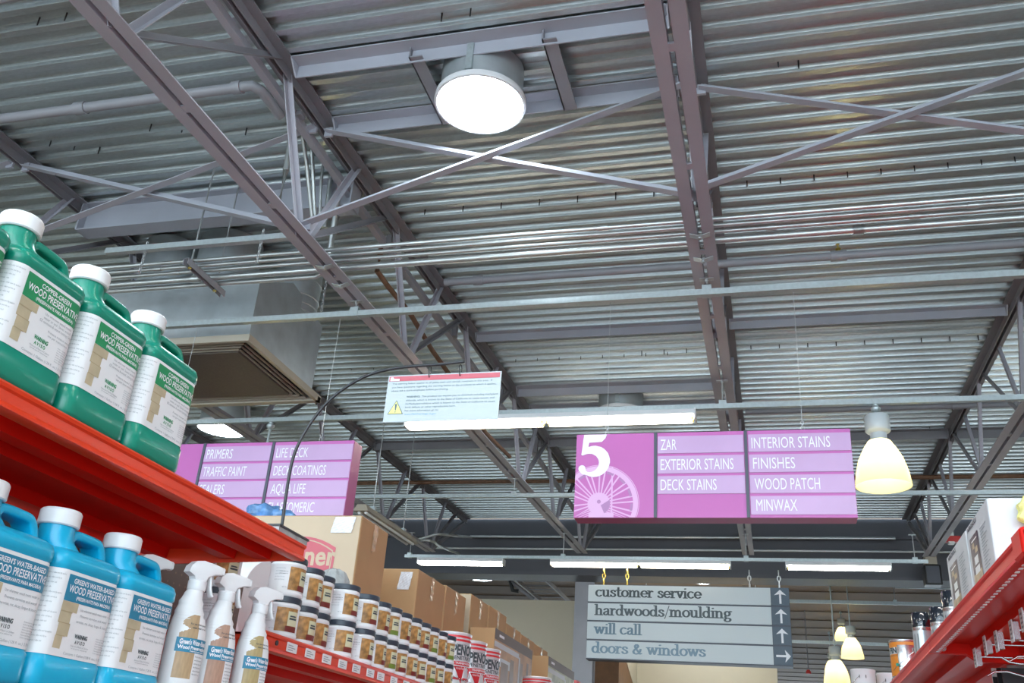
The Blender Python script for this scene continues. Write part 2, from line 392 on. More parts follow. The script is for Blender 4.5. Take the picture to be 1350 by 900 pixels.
# beams framing between joists under the deck
def edge_beam(X0, X1, y, label, m_, h=.085, w=.075, face=-1):
    t = thing('edge_beam', label, 'beam', (X0, y, roofz(y)-h))
    b = MB(); z = roofz(y)-.003
    b.box((X0, y, z-h), (X1, y+.008, z)); b.box((X0, y-w, z-.012), (X1, y, z-.004)); b.build('angle', m_, t)
    for X_ in (X0, X1): MB().prism([(y-w, z-.004), (y-w, z-.02), (y, z-h), (y+.008, z-h), (y+.008, z-.004)], 'x', X_-.005, X_+.005).build('end_plate', m_, t)
    return t
edge_beam(TX['A']+.09, TX['C']-.09, 3.98, 'pale steel beam along the near side of the round skylight', PAINTB, .10, .09, 1)
edge_beam(TX['A']+.09, TX['C']-.09, 4.57, 'pale steel beam along the far side of the round skylight', PAINTB, .10, .08, 1)
edge_beam(TX['A']+.09, TX['C']-.09, 9.50, 'dark beam in front of the round duct above the fluorescent fixture', PAINTB, .10, .10, 1)
edge_beam(TX['A']+.09, TX['C']-.09, 10.12, 'dark beam just behind the round duct above the fluorescent fixture', PAINTB, .10, .10, 1)
for a, b, w in (('A', 'C', 'middle bay above the warning notice'), ('C', 'R', 'bay above the pendant lamp'), ('R', 'S', 'bay at the right edge')):
    edge_beam(TX[a]+.05, TX[b]-.05, 8.0, 'grey channel under the deck across the '+w, PAINTB, .09, .06, 1)
for a, b, w in (('L', 'A', 'left of the warning notice'), ('A', 'C', 'behind the fluorescent fixture'), ('C', 'R', 'behind the pendant lamp'), ('R', 'S', 'right of the pendant lamp')):
    edge_beam(TX[a]+.05, TX[b]-.05, 11.3, 'dark channel under the deck, '+w, PAINTD, .11, .07, 1)
# trimmers either side of the skylight tube
for X_, w in ((-1.93, 'left'), (-1.12, 'right')):
    t = thing('trimmer_angle', 'short steel angle under the deck on the %s of the round skylight' % w, 'beam', (X_, 4.2, 5.4))
    m = MB(); z = roofz(4.2)-.012; m.box((X_, 3.95, z-.085), (X_+.008, 4.58, z-.005)); m.box((X_, 3.95, z-.085), (X_+.085, 4.58, z-.077)); m.build('angle', PAINTD, t)
# I-beam in front of the big round ducts
yb = 5.24; zt = roofz(yb)-.003
t = thing('steel_beam', 'deep pale grey I-beam crossing in front of the round metal ducts', 'beam', (-4, yb, zt-.3))
m = MB(); m.box((TX['L']+.05, yb-.07, zt-.012), (TX['A']-.05, yb+.07, zt)); m.box((TX['L']+.05, yb-.07, zt-.255), (TX['A']-.05, yb+.07, zt-.243)); m.box((TX['L']+.05, yb-.005, zt-.243), (TX['A']-.05, yb+.005, zt-.012)); m.build('web_and_flanges', PAINTB, t)
for X_ in (TX['L']+.05, TX['A']-.05): MB().box((X_-.006, yb-.075, zt-.255), (X_+.006, yb+.075, zt)).build('end_plate', PAINTB, t)
# column under the girder
pc = aty(772, 800, 16.35)
t = thing('steel_column', 'dark blue grey steel column left of the wayfinding sign', 'column', (pc.x, 16.35, 0))
m = MB(); m.box((pc.x-.17, 16.22, 0), (pc.x+.17, 16.24, 4.87)); m.box((pc.x-.17, 16.46, 0), (pc.x+.17, 16.48, 4.87)); m.box((pc.x-.012, 16.24, 0), (pc.x+.012, 16.46, 4.87)); m.build('shaft', PAINTB, t)
m = MB(); m.box((pc.x-.22, 16.2, 0), (pc.x+.22, 16.5, .02)); m.build('base_plate', PAINTD, t)

# ------------------------------------------------------------------ struts, conduits, pipes
def strut(X0, X1, y, z, label, hangs=(), h=.041, m_=STRUT, sag=0):
    t = thing('strut_channel', label, 'strut', (X0, y, z))
    m = MB(); m.prism([(y-.0205, z), (y+.0205, z), (y+.0205, z+h), (y+.011, z+h), (y+.011, z+h-.004), (y+.0165, z+h-.004), (y+.0165, z+.004), (y-.0165, z+.004), (y-.0165, z+h-.004), (y-.011, z+h-.004), (y-.011, z+h), (y-.0205, z+h)], 'x', X0, X1)
    m.build('channel', m_, t)
    for X_, zt in hangs:
        MB().tube([(X_, y, z+h-.01), (X_, y, zt)], .006, 8).build('threaded_rod', ROD, t, 40)
        q = MB(); q.box((X_-.03, y-.027, z-.004), (X_+.03, y+.027, z+.0)); q.box((X_-.03, y-.027, z), (X_+.03, y-.0215, z+h+.03)); q.box((X_-.03, y+.0215, z), (X_+.03, y+.027, z+h+.03)); q.box((X_-.03, y-.027, z+h+.026), (X_+.03, y+.027, z+h+.03)); q.build('clamp', STRUT, t)
        q = MB(); q.box((X_-.045, y-.02, zt-.004), (X_+.045, y+.02, zt)); q.lathe([(.012, -.004), (.012, .01)], (X_, y, zt-.014), 6); q.build('washer_plate', ROD, t)
    return t
def hb(y, *ks): return [(TX[k], botz(y)-.001) for k in ks]
strut(-5.6, 4.9, 5.42, 4.52, 'zinc strut nearest the camera, with the two aisle signs hung from it', hb(5.42, 'A', 'C', 'R'))
strut(-6.2, 4.9, 7.2, 4.44, 'zinc strut carrying the long fluorescent fixture and the cream pendant lamp', hb(7.2, 'A', 'C', 'R'))
strut(-6.2, 4.9, 9.95, 4.53, 'zinc strut half hidden behind the aisle sign with the numeral', hb(9.95, 'L', 'A', 'C'))
strut(-5.1, 1.9, 12.7, 4.46, 'zinc strut carrying the row of small fluorescent fixtures above the wayfinding sign', [(-5.03, botz(12.7)), (TX['A'], botz(12.7)), (TX['C'], botz(12.7)), (1.75, botz(12.7))])
def farstrut(px0, py0, px1, y, label, hangs=()):
    a = aty(px0, py0, y); b = aty(px1, py0, y)
    strut(a.x, b.x, y, a.z, label, [(aty(p, py0, y).x, zt) for p, zt in hangs], .06)
farstrut(590, 761, 1280, 16.6, 'zinc strut crossing the brown roof just above the wayfinding sign', [(782, 5.84), (940, 5.84), (1220, 5.84)])
farstrut(1030, 794, 1255, 18.4, 'thin strut crossing the brown roof right of the wayfinding sign', [(1180, 5.84)])
farstrut(1040, 847, 1170, 21.5, 'pale strut behind the upper hanging lamps, left of the orange and white can', [(1100, 5.84)])
farstrut(1180, 775, 1290, 19.6, 'short strut on the brown roof beside the black loudspeaker', [(1240, 5.84)])
# pipes over the girder
def pipe(pts, r, m_, name, label, cat, group=None, couplings=(), n=12):
    t = thing(name, label, cat, pts[0], group)
    MB().tube(pts, r, n).build('tube', m_, t, 50)
    for p, d in couplings:
        p = Vector(p); d = Vector(d); MB().tube([p-d, p-d*.7, p+d*.7, p+d], r*1.28, n).build('coupling', m_, t, 50)
    return t
y = 3.97; z = roofz(y)-.13
pipe([(-6.2, y, z), (-3.02, y, z), (-2.97, y, z), (-2.935, y+.05, z), (-2.93, y+.10, z), (-2.93, y+.30, z)], .034, GPIPE, 'sprinkler_pipe', 'grey painted pipe with an elbow at top left, ending at the joist', 'pipe', None, [((-4.22, y, z), (.04, 0, 0)), ((-3.07, y, z), (.03, 0, 0))])
pipe([(-6.2, 3.05, 5.42), (-3.2, 3.05, 5.42)], .03, GPIPE, 'sprinkler_pipe', 'grey painted pipe crossing the extreme top left corner', 'pipe')
y = 6.9; z = roofz(y)-.14; y *= (z-1.6)/(roofz(y)-1.6)
spk = pipe([(-2.6, y, z), (5.2, y, z)], .033, GPIPE, 'sprinkler_pipe', 'dark grey sprinkler pipe crossing the deck in the middle of the roof', 'pipe', None, [((.62, y, z), (.06, 0, 0)), ((-2.3, y, z), (.04, 0, 0))])
h_ = MB(); h_.lathe([(.012, .02), (.012, .05), (.02, .055), (.02, .065), (.008, .07), (.006, .1), (.016, .103)], (.62, y, z), 12); h_.lathe([(.012, 0), (.012, .04)], (.62, y, z), 12)
h_.build('sprinkler_head', BRASS, spk, 40)
y = 10.2; z = roofz(y)-.11
pipe([(-.2, y, z), (5.2, y, z)], .032, PAINTD, 'sprinkler_pipe', 'dark pipe behind the pendant lamp stem', 'pipe', None, [((2.0, y, z), (.05, 0, 0))])
pipe([(-6.5, 12.9, 5.64), (5.6, 12.9, 5.64)], .03, RUST, 'sprinkler_pipe', 'rust brown pipe crossing behind the aisle sign', 'pipe')
# brown pipe that runs along the joist bay left of the notice
a = atx(502, 325, -2.5); pts = [atx(505, 313, -2.93), atx(501, 335, -2.93), atx(497, 357, -2.93), atx(512, 378, -2.93), atx(540, 412, -2.93), atx(570, 462, -2.93), atx(597, 500, -2.93), atx(640, 570, -2.93), atx(672, 602, -2.93)]
pipe(pts, .022, RUST, 'drop_pipe', 'rust brown pipe running between the joist webs behind the warning notice', 'pipe')
# bundle of bright conduits
CY = [4.86, 4.93, 5.0, 5.10]; CRAD = [.0145, .0145, .0145, .023]
WHO = ['first of the bundle, farthest from the deck edge beam', 'second of the bundle', 'third of the bundle', 'thickest one, lowest in view of the bundle']
for i in range(4):
    zc = 4.735
    pipe([(-6.4, CY[i], zc), (5.4, CY[i], zc)], CRAD[i], PIPEZ, 'conduit', 'bright metal conduit across the roof, '+WHO[i], 'conduit', 'parallel conduits across the roof', [((-.9+.5*i, CY[i], zc), (.03, 0, 0)), ((1.5-.3*i, CY[i], zc), (.03, 0, 0)), ((-4.2+.1*i, CY[i], zc), (.03, 0, 0))])
pipe([(-6.4, 5.19, 4.735), (-3.0, 5.19, 4.735), (-2.93, 5.18, 4.76), (-2.9, 5.15, 4.85), (-2.9, 5.13, 5.5)], .019, PIPEZ, 'conduit', 'bright conduit that turns up beside the joist left of the skylight', 'conduit', 'parallel conduits across the roof')
# conduits rising to the deck behind the joist
for i, (p0, p1, p2, r, w) in enumerate((((388, 155), (377, 225), (366, 275), .021, 'leftmost'), ((398, 170), (404, 215), (413, 300), .014, 'second from left'), ((411, 196), (413, 240), (416, 300), .014, 'third from left'), ((427, 205), (423, 245), (421, 300), .011, 'fourth from left'), ((437, 225), (433, 262), (428, 300), .019, 'fifth from left'), ((453, 240), (449, 268), (440, 310), .016, 'rightmost'))):
    pipe([atx(*p0, -3.02), atx((p0[0]+p1[0])/2, (p0[1]+p1[1])/2, -3.02), atx(*p1, -3.02), atx(*p2, -3.02)], r, PIPEZ, 'riser_conduit', 'conduit rising to the deck behind the crossed braces, '+w, 'conduit', 'risers behind the joist')
# clamps that hold the conduits to the joists' bottom chords
for px, py, k, w in ((427, 350, 'A', 'left joist, upper'), (452, 374, 'A', 'left joist, lower'), (921, 309, 'C', 'middle joist, upper'), (926, 340, 'C', 'middle joist, lower')):
    d = ray(px, py); s_ = (4.51-1.6)/(d.z-SL*d.y); yy = d.y*s_; zz = botz(yy)-.001
    t = thing('beam_clamp', 'small bent plate clamp bolted under the '+w+' one', 'clamp', (TX[k], yy, zz-.01))
    m = MB(); m.prism([(TX[k]-.06, zz-.004), (TX[k], zz-.022), (TX[k]+.06, zz-.004), (TX[k]+.06, zz), (TX[k], zz-.018), (TX[k]-.06, zz)], 'y', yy-.022, yy+.022); m.build('plate', STRUT, t)
    MB().lathe([(.012, zz-.032), (.012, zz-.018), (.007, zz-.018), (.007, zz)], (TX[k], yy, 0), 6).build('bolt', ROD, t)
# trapeze under the conduits
a = atz(245, 343, 4.69); b = atz(298, 387, 4.69); X_ = a.x
t = thing('trapeze_hanger', 'dark slotted strut hung on two rods under the conduits at left', 'strut', (X_, 5.0, 4.66))
m = MB(); m.prism([(X_-.0205, 4.665), (X_-.0205, 4.71), (X_+.0205, 4.71), (X_+.0205, 4.665), (X_+.0165, 4.665), (X_+.0165, 4.706), (X_-.0165, 4.706), (X_-.0165, 4.665)], 'y', a.y, b.y); m.build('channel', GPIPE, t)
for k, yy in enumerate((a.y+.06, b.y-.10)):
    MB().tube([(X_, yy, 4.65), (X_, yy, roofz(yy))], .006, 8).build('threaded_rod', ROD, t, 40)
    MB().lathe([(.013, -.006), (.013, .006)], (X_, yy, 4.66), 6).build('nut', BRASS, t)
# strut on the bottom chords with the two chains
def chain(mb, p, q, link=.03, r=.0035):
    p = Vector(p); q = Vector(q); d = (q-p); n = max(2, int(d.length/(link*.8))); d.normalize()
    for i in range(n):
        c = p.lerp(q, (i+.5)/n); side = Vector((1, 0, 0)) if i % 2 else Vector((0, 1, 0))
        pts = []
        for k in range(9):
            a = 2*math.pi*k/8; pts.append(c + d*math.cos(a)*link*.5 + side*math.sin(a)*link*.28)
        mb.tube(pts, r, 6, up=tuple(d.cross(side)), cap=False)
y = 4.64
t = strut(TX['L']+.9, TX['A']-.02, y, 4.70, 'zinc strut on top of the joists in front of the round ducts')
for px, py, px2, py2, w in ((195, 318, 192, 352, 'left'), (348, 302, 342, 338, 'right')):
    p = aty(px, py, y); q = aty(px2, py2, y); c_ = thing('chain', 'short twisted chain hanging from the strut before the round ducts, %s one' % w, 'chain', q)
    mm = MB(); chain(mm, p, (p.x, y, q.z-.05)); mm.build('links', ROD, c_, 60)
p = aty(427, 390, 6.2); c_ = thing('chain', 'short chain hanging right of the big metal duct box', 'chain', p); mm = MB(); chain(mm, (p.x, 6.2, roofz(6.2)-.002), (p.x, 6.2, p.z-.2), .035, .005); mm.build('links', ROD, c_, 60)

# ------------------------------------------------------------------ the ventilation box with its round ducts
HX0, HX1, HY0, HY1, HZ = -5.06, -3.717, 5.62, 6.86, 4.475
t = thing('air_diffuser_box', 'big sheet metal duct box with a slotted diffuser underneath, behind the green jugs', 'air duct', (-4.4, 6.2, HZ))
m = MB(); m.prism([(HY0, HZ+.05), (HY1-.16, HZ+.05), (HY1-.16, 5.13), (6.10, 5.24), (HY0, 4.985)], 'x', HX0, HX1); m.build('plenum', DUCT, t)
m = MB(); m.box((HX0-.01, HY0-.012, HZ), (HX1+.012, HY0+.02, HZ+.055)); m.box((HX1-.02, HY0+.02, HZ), (HX1+.012, HY1, HZ+.055)); m.box((HX0-.01, HY1-.05, HZ), (HX1+.012, HY1+.01, HZ+.04)); m.box((HX0-.01, HY0+.02, HZ), (HX0+.02, HY1, HZ+.055)); m.build('diffuser_frame', BEIGE, t)
m = MB()
for k in range(4):
    i = .035+.045*k; z = HZ+.012
    for a, b in (((HX0+i, HY0+i), (HX1-i, HY0+i+.005)), ((HX0+i, HY1-i-.005), (HX1-i, HY1-i)), ((HX0+i, HY0+i), (HX0+i+.005, HY1-i)), ((HX1-i-.005, HY0+i), (HX1-i, HY1-i))):
        m.box((a[0], a[1], z), (b[0], b[1], z+.018))
m.build('louver', BEIGE, t)
MB().box((HX0+.02, HY0+.02, HZ+.05), (HX1-.02, HY1-.02, HZ+.06)).build('dark_throat', BLACK, t)
i = .19; hvac = t; MB().box((HX0+i, HY0+i, HZ+.004), (HX1-i, HY1-i, HZ+.02)).build('face_panel', BROWNP, t)
def round_duct(x, y, r, z0, z1, label):
    t = MB().lathe([(r, z0), (r, z1)], (x, y, 0), 40).build('round_duct', DUCT, hvac, 40)
    for zz in (z0+.06, z0+.14, z0+.3):
        if zz < z1: MB().lathe([(r, zz-.006), (r+.006, zz), (r, zz+.006)], (x, y, 0), 40, False).build('seam_ring', DUCT, t, 40)
round_duct(-4.83, 5.95, .235, 4.992, roofz(5.7)-.004, 'shiny round metal duct rising from the box, left one')
round_duct(-4.27, 5.95, .255, 4.992, roofz(5.7)-.004, 'shiny round metal duct rising from the box, middle one')
round_duct(-3.87, 6.42, .205, 5.10, roofz(6.2)-.004, 'dark round metal duct behind the right side of the box')

# ------------------------------------------------------------------ tubular skylights
def skylight(x, y, zd, r, label, far=False):
    t = thing('tubular_skylight', label, 'skylight', (x, y, zd), 'round skylights')
    MB().lathe([(r-.012, zd+.02), (r-.012, roofz(min(y, 15.7)-r)-.004 if y < 16 else 5.84), (.01, roofz(min(y, 15.7)-r)-.006 if y < 16 else 5.838)], (x, y, 0), 48, False).build('shaft', DUCT, t, 40)
    MB().box((x-.02, y-r-.006, zd+.06), (x+.02, y-r+.03, max(zd+.08, roofz(min(y, 15.7))-.03))).build('seam_strip', STRUT, t)
    MB().lathe([(r, zd+.004), (r+.012, zd+.006), (r+.016, zd+.02), (r+.012, zd+.045), (r-.012, zd+.05)], (x, y, 0), 48, False).build('rim', WPLA, t, 50)
    MB().lathe([(.001, zd-.012), (r*.5, zd-.009), (r*.85, zd-.003), (r*.985, zd+.006)], (x, y, 0), 48, False).build('diffuser', DISC, t, 60)
    return t
sky = skylight(-1.555, 4.235, 5.262, .262, 'large round skylight glowing white at top centre, close to the camera')
skylight(-1.555, 9.82, 5.43, .262, 'round skylight behind the long fluorescent fixture, its tube seen under the deck')
p = atz(293, 566, 5.33); skylight(p.x, p.y, 5.33, .30, 'glowing round skylight disc behind the left purple sign')
p = atz(632, 762, 5.4); skylight(p.x, p.y, 5.4, .30, 'small glowing skylight disc far off above the cream wall')
p = atz(926, 766, 5.4); skylight(p.x, p.y, 5.4, .30, 'small glowing skylight disc far off above the wayfinding sign')
for x, y, w in ((3.35, 4.2, 'outside the right edge'), (-1.55, -1.6, 'behind the camera over the aisle'), (3.35, -1.6, 'behind the camera at right'), (-6.4, 4.2, 'outside the left edge'), (3.35, 9.8, 'far right behind the white carton'), (-6.4, -1.6, 'behind the camera at left'),):
    skylight(x, y, 5.26+SL*(y-4.2), .262, 'round skylight '+w)

# ------------------------------------------------------------------ fluorescent fixtures
def fixture(x0, x1, y, z, label, tube=TUBE, halves=1, box=.075, d=.12, lit=True):
    """strip light along X hung under the strut at height z (top of housing)"""
    t = thing('strip_light', label, 'light fixture', ((x0+x1)/2, y, z-.1), 'fluorescent strip lights')
    m = MB(); m.prism([(y-d*.5, z-.040), (y-d*.4, z), (y+d*.4, z), (y+d*.5, z-.040), (y+d*.5, z-.046), (y-d*.5, z-.046)], 'x', x0, x1); m.build('housing', WPLA, t)
    for e in (x0, x1): MB().box((e-.006, y-d*.5, z-.085), (e+.006, y+d*.5, z-.0)).build('end_cap', WPLA, t)
    L = (x1-x0)/halves
    for h in range(halves):
        a = x0+h*L+.03; b = x0+(h+1)*L-.03
        for yy in (y-.036, y+.036):
            MB().lathe([(.019, a), (.019, b)], (0, yy, z-.070), 12, True, 'x').build('tube_lamp', tube if lit else WPLA, t, 50)
            for e in (a-.012, b): MB().lathe([(.013, e), (.013, e+.012)], (0, yy, z-.072), 10, True, 'x').build('lamp_holder', BRASS, t, 50)
    return t
a = aty(537, 560, 7.2); b = aty(917, 550, 7.2)
fixture(a.x, b.x, 7.2, 4.43, 'long lit double fluorescent strip just below the warning notice', TUBE, 2, d=.14)
for p0, p1, tb, hv, w in ((552, 664, TUBEC, 1, 'white lit strip left of the three under the far strut, above the cartons'), (727, 963, TUBE, 2, 'warm lit double strip right above the wayfinding sign'), (1036, 1174, TUBEC, 1, 'white lit strip right of the wayfinding sign')):
    fixture(aty(p0, 743, 12.7).x, aty(p1, 745, 12.7).x, 12.7, 4.45, w, tb, hv, d=.15)
a = aty(1300, 716, 12.2); 
fixture(a.x-.12, a.x+1.1, 12.2, aty(1300, 709, 12.2).z, 'warm strip light peeping out left of the white carton', TUBE, 1, d=.14)
# added strips beyond the girder, hidden behind sign and cartons, brightening the rear roof
for x, y, z, w in ((-1.3, 18.0, 4.75, 'just behind'), (-1.4, 22.0, 5.0, 'farther behind'), (-10.5, 20.0, 5.4, 'far left behind the cartons, level with')):
    strut(x-1.3, x+1.3, y, z, 'added zinc strut %s the wayfinding sign' % w, [(x-1, 5.84), (x+1, 5.84)]); fixture(x-1.22, x+1.22, y, z-.004, 'added double strip light %s the wayfinding sign' % w, TUBE, 2, d=.14)
# rows behind the camera and over the neighbouring aisles
for x, y, w in ((-.9, -.6, 'behind the camera over the aisle'), (-.9, -3.2, 'far behind the camera over the aisle'), (1.2, 1.2, 'above the right hand shelf, out of frame'), (-4.6, 1.2, 'over the next aisle at left, out of frame'), (4.0, 7.2, 'over the next aisle at right, out of frame')):
    strut(x-1.4, x+1.4, y, botz(y)-.1, 'zinc strut '+w); fixture(x-1.22, x+1.22, y, botz(y)-.105, 'double strip light '+w, TUBEC, 2, d=.14)
# unlit strip along the aisle behind the first carton
p = aty(478, 672, 8.5); q = p + (aty(545, 714, 12) - p); 
t = thing('strip_light', 'unlit strip fixture running away behind the tallest carton', 'light fixture', p, 'fluorescent strip lights')
p = atx(476, 668, -4.25); q = atx(543, 712, -4.25)
MB().bar((p.x, p.y, p.z), (p.x, q.y, p.z+.02), [(-.09, -.04), (.09, -.04), (.05, .03), (-.05, .03)], (0, 0, 1)).build('housing', BEIGE, t)
for dx in (-.04, .04): MB().bar((p.x+dx, p.y+.05, p.z-.05), (p.x+dx, q.y-.05, p.z-.03), [(.016*math.cos(k*.785), .016*math.sin(k*.785)) for k in range(8)]).build('tube_lamp', WPLA, t, 50)
for f in (.2, .8): MB().box((p.x-.03, p.y+(q.y-p.y)*f-.03, p.z+.03), (p.x+.03, p.y+(q.y-p.y)*f+.03, p.z+.09)).build('bracket', STRUT, t); MB().tube([(p.x, p.y+(q.y-p.y)*f, p.z+.08), (p.x, p.y+(q.y-p.y)*f, roofz(p.y+(q.y-p.y)*f))], .006, 6).build('hanging_rod', ROD, t)

# ------------------------------------------------------------------ pendant lamps
def pendant(x, y, zb, label, k=1.0, top=None, power=True):
    """zb: height of the open lower rim"""
    t = thing('pendant_lamp', label, 'lamp', (x, y, zb), 'cream pendant lamps')
    R = .205*k; H = .36*k
    prof = [(R, zb), (R*.985, zb+H*.08), (R*.93, zb+H*.3), (R*.80, zb+H*.58), (R*.60, zb+H*.82), (R*.40, zb+H), (R*.385, zb+H-.006), (R*.58, zb+H*.80), (R*.78, zb+H*.57), (R*.91, zb+H*.3), (R*.965, zb+H*.08), (R*.97, zb)]
    sh = MB().lathe(prof, (x, y, 0), 40, False).build('shade', PSHADE, t, 60)
    MB().lathe([(.001, zb+H*.3), (R*.24, zb+H*.36), (R*.30, zb+H*.55), (R*.2, zb+H*.8), (R*.12, zb+H*.95)], (x, y, 0), 20).build('bulb', PGLOW, t, 60)
    z1 = zb+H
    MB().lathe([(R*.40, z1-.004), (R*.30, z1+.01*k), (R*.30, z1+.06*k), (R*.42, z1+.075*k), (R*.46, z1+.085*k), (R*.46, z1+.20*k), (R*.42, z1+.21*k), (.014*k, z1+.215*k)], (x, y, 0), 32).build('ballast_cap', SIGNW, t, 40)
    zt = top or z1+.5*k
    MB().tube([(x, y, z1+.2*k), (x, y, zt-.01)], .012*k, 10).build('stem', STRUT, t, 50)
    MB().lathe([(.012*k, zt-.07*k), (.035*k, zt-.05*k), (.038*k, zt-.03*k), (.02*k, zt-.012*k), (.022*k, zt)], (x, y, 0), 20).build('hanger_knuckle', STRUT, t, 50)
    return t
p = aty(1165, 640, 7.2); zb = aty(1165, 641, 7.2).z
pendant(p.x, 7.2, zb, 'cream glass pendant lamp hanging right of the purple aisle sign', .98, 4.437)
p = aty(297, 600, 7.2); pendant(aty(357, 560, 7.2).x, 7.2, 3.42, 'pendant lamp hidden behind the left purple sign, only its stem showing', .98, 4.437)
def far_pend(px, py, wpx, y, label):
    a = aty(px-wpx/2, py, y); b = aty(px+wpx/2, py, y); k = (b.x-a.x)/.41
    pendant((a.x+b.x)/2, y, a.z, label, k, 5.845)
far_pend(1124, 867, 31, 19.5, 'small cream pendant lamp far off, right of the wayfinding sign')
far_pend(1104, 901, 36, 17.5, 'small cream pendant lamp cut by the bottom edge of the photo')
far_pend(1111, 845, 22, 24, 'small glowing lamp far off, higher of the two behind the pendants')
far_pend(1097, 888, 20, 27, 'small glowing lamp far off, lower of the two behind the pendants')

# ------------------------------------------------------------------ hanging aisle signs
def aisle_sign(x0, y, z0, label, numeral, cols):
    Wd, Ht, D = 1.605, .525, .13
    t = thing('aisle_sign', label, 'sign', (x0+Wd/2, y, z0), 'purple aisle signs')
    yf = y
    MB().bbox((x0, yf, z0), (x0+Wd, yf+D, z0+Ht), .002).build('cabinet', MAGD, t)
    def fn(off): return lambda u, v: (x0+u, yf-off, z0+v)
    m = MB(); m.box((x0, yf-.004, z0), (x0+.487, yf, z0+Ht)); m.box((x0+.487, yf-.003, z0), (x0+Wd, yf, z0+Ht)); m.build('face_panel', MAG, t)
    for u in (.478, 1.008): MB().box((x0+u, yf-.012, z0), (x0+u+.018, yf-.002, z0+Ht)).build('divider', SLATE, t)
    rows = [.392, .267, .142, .017]
    for ci, (u0, u1) in enumerate(((.50, 1.004), (1.032, Wd-.002))):
        for ri, v0 in enumerate(rows):
            txt, wd = cols[ci][ri]
            if txt is None: continue
            pl = MB().box((x0+u0, yf-.009, z0+v0), (x0+u1, yf-.002, z0+v0+.108)).build('name_plate', LILAC, t)
            if txt:
                lm = MB(); put_text(lm, txt, fn(.0105), u0+.018+.004*(ri if ci else 0), v0+.021, .066, wd); lm.build('lettering', WINK, pl)
    # wheel print
    w = MB(); cx, cy_, f = .150, .085, fn(.0055)
    def ringp(r0, r1, ff, a0=0, a1=360, n=64):
        for k in range(n):
            aa = math.radians(a0+(a1-a0)*k/n); ab = math.radians(a0+(a1-a0)*(k+1)/n)
            q = [(cx+r*math.cos(a), cy_+r*math.sin(a)) for r, a in ((r0, aa), (r1, aa), (r1, ab), (r0, ab))]
            q = [(min(max(u, .0), .478), max(v, .002)) for u, v in q]
            w.add([ff(*p) for p in q], [(0, 1, 2, 3)])
    ringp(.205, .235, f); ringp(.238, .242, f); ringp(.0001, .068, fn(.0061))
    for k in range(14):
        a = math.radians(8+k*360/14); 
        for s_ in (-1, 1):
            q = []
            for r, off in ((.06, s_*.007-.004), (.06, s_*.007+.004), (.208, s_*.017+.005), (.208, s_*.017-.005)):
                q.append((min(max(cx+r*math.cos(a)-off*math.sin(a), 0), .478), max(cy_+r*math.sin(a)+off*math.cos(a), .002)))
            w.add([Vector(f(*p))+Vector((0, -1e-5*(k*2+s_), 0)) for p in q], [(0, 1, 2, 3)])
    f = fn(.0059); w.add([f(*p) for p in ((cx-.06, .002), (cx+.09, .002), (cx+.09, .03), (cx-.06, .03))], [(0, 1, 2, 3)])
    f = fn(.0060); w.add([f(*p) for p in ((.222, .002), (.232, .002), (.232, .315), (.222, .315))], [(0, 1, 2, 3)])
    w.build('wheel_print', PINK, t)
    s2 = MB(); g = fn(.0065)
    s2.add([g(cx+.068*math.cos(math.radians(a)), cy_+.068*math.sin(math.radians(a))) for a in range(-60, 21, 10)]+[g(cx+.012, cy_-.01)], [tuple(range(10))])
    s2.add([g(cx+.012*math.cos(a*.5236), cy_+.012+.012*math.sin(a*.5236)) for a in range(12)], [tuple(range(12))])
    for k in range(14):
        a0 = math.radians(8+k*360/14+5); a1 = math.radians(8+(k+1)*360/14-8)
        q = []
        for r in (.19, .204):
            for a in ((a0, a1) if r < .2 else (a1, a0)): q.append((cx+r*math.cos(a), cy_+r*math.sin(a)))
        if min(v for u, v in q) > 0 and min(u for u, v in q) > 0: s2.add([g(*p) for p in q], [(0, 1, 2, 3)])
    s2.build('wheel_shading', MAUVE, t)
    if numeral:
        n = MB(); g = fn(.0075)
        def stroke(pts, ff=g):
            for (a, ra), (b, rb) in zip(pts[:-1], pts[1:]):
                P_ = [(round(c[0]+r*math.cos(k*math.pi/6), 5), round(c[1]+r*math.sin(k*math.pi/6), 5)) for c, r in ((a, ra), (b, rb)) for k in range(12)]
                h = hull(P_); stroke.k += 1; n.add([Vector(ff(*q))+Vector((0, -2e-5*stroke.k, 0)) for q in h], [tuple(range(len(h)))])
        stroke.k = 0
        # swash top bar, stem, bowl with ball end
        n.add([g(*q) for q in ((.046, .522), (.190, .522), (.180, .496), (.158, .474), (.080, .470), (.068, .398), (.046, .390), (.034, .392))], [tuple(range(8))])
        bowl = []
        for k in range(17):
            a = math.radians(138-k*(138+112)/16); th = .009+.026*math.sin(math.pi*min(1, max(0, k/16))**.9)
            bowl.append(((.100+.078*math.cos(a), .345+.078*math.sin(a)), th))
        stroke(bowl); stroke([((.072, .273), .010), ((.05, .283), .016), ((.040, .304), .022)])
        n.build('numeral', WINK, t)
    for u in (.185, 1.345):
        q = MB(); xx = x0+u; q.tube([(xx, y+.02, z0+Ht+.06), (xx, y+.02, 4.5195)], .0022, 6); q.build('hanging_wire', ROD, t)
        q = MB(); q.tube([(xx+.010*math.cos(k*.7854), y+.02, z0+Ht+.05+.012*math.sin(k*.7854)) for k in range(9)], .0025, 6, (0, 1, 0)); q.tube([(xx+.010*math.cos(k*.7854), y+.02, z0+Ht+.018+.018*math.sin(k*.7854)) for k in range(9)], .0025, 6, (0, 1, 0)); q.build('hook', ROD, t, 60)
    return t
aisle_sign(-1.128, 5.42, 3.068, 'purple aisle sign with a big white 5 and a pale wheel, right of centre', True,
           [[('ZAR', .095), ('EXTERIOR STAINS', .425), ('DECK STAINS', .325), (None, 0)], [('INTERIOR STAINS', .44), ('FINISHES', .235), ('WOOD PATCH', .36), ('MINWAX', .225)]])
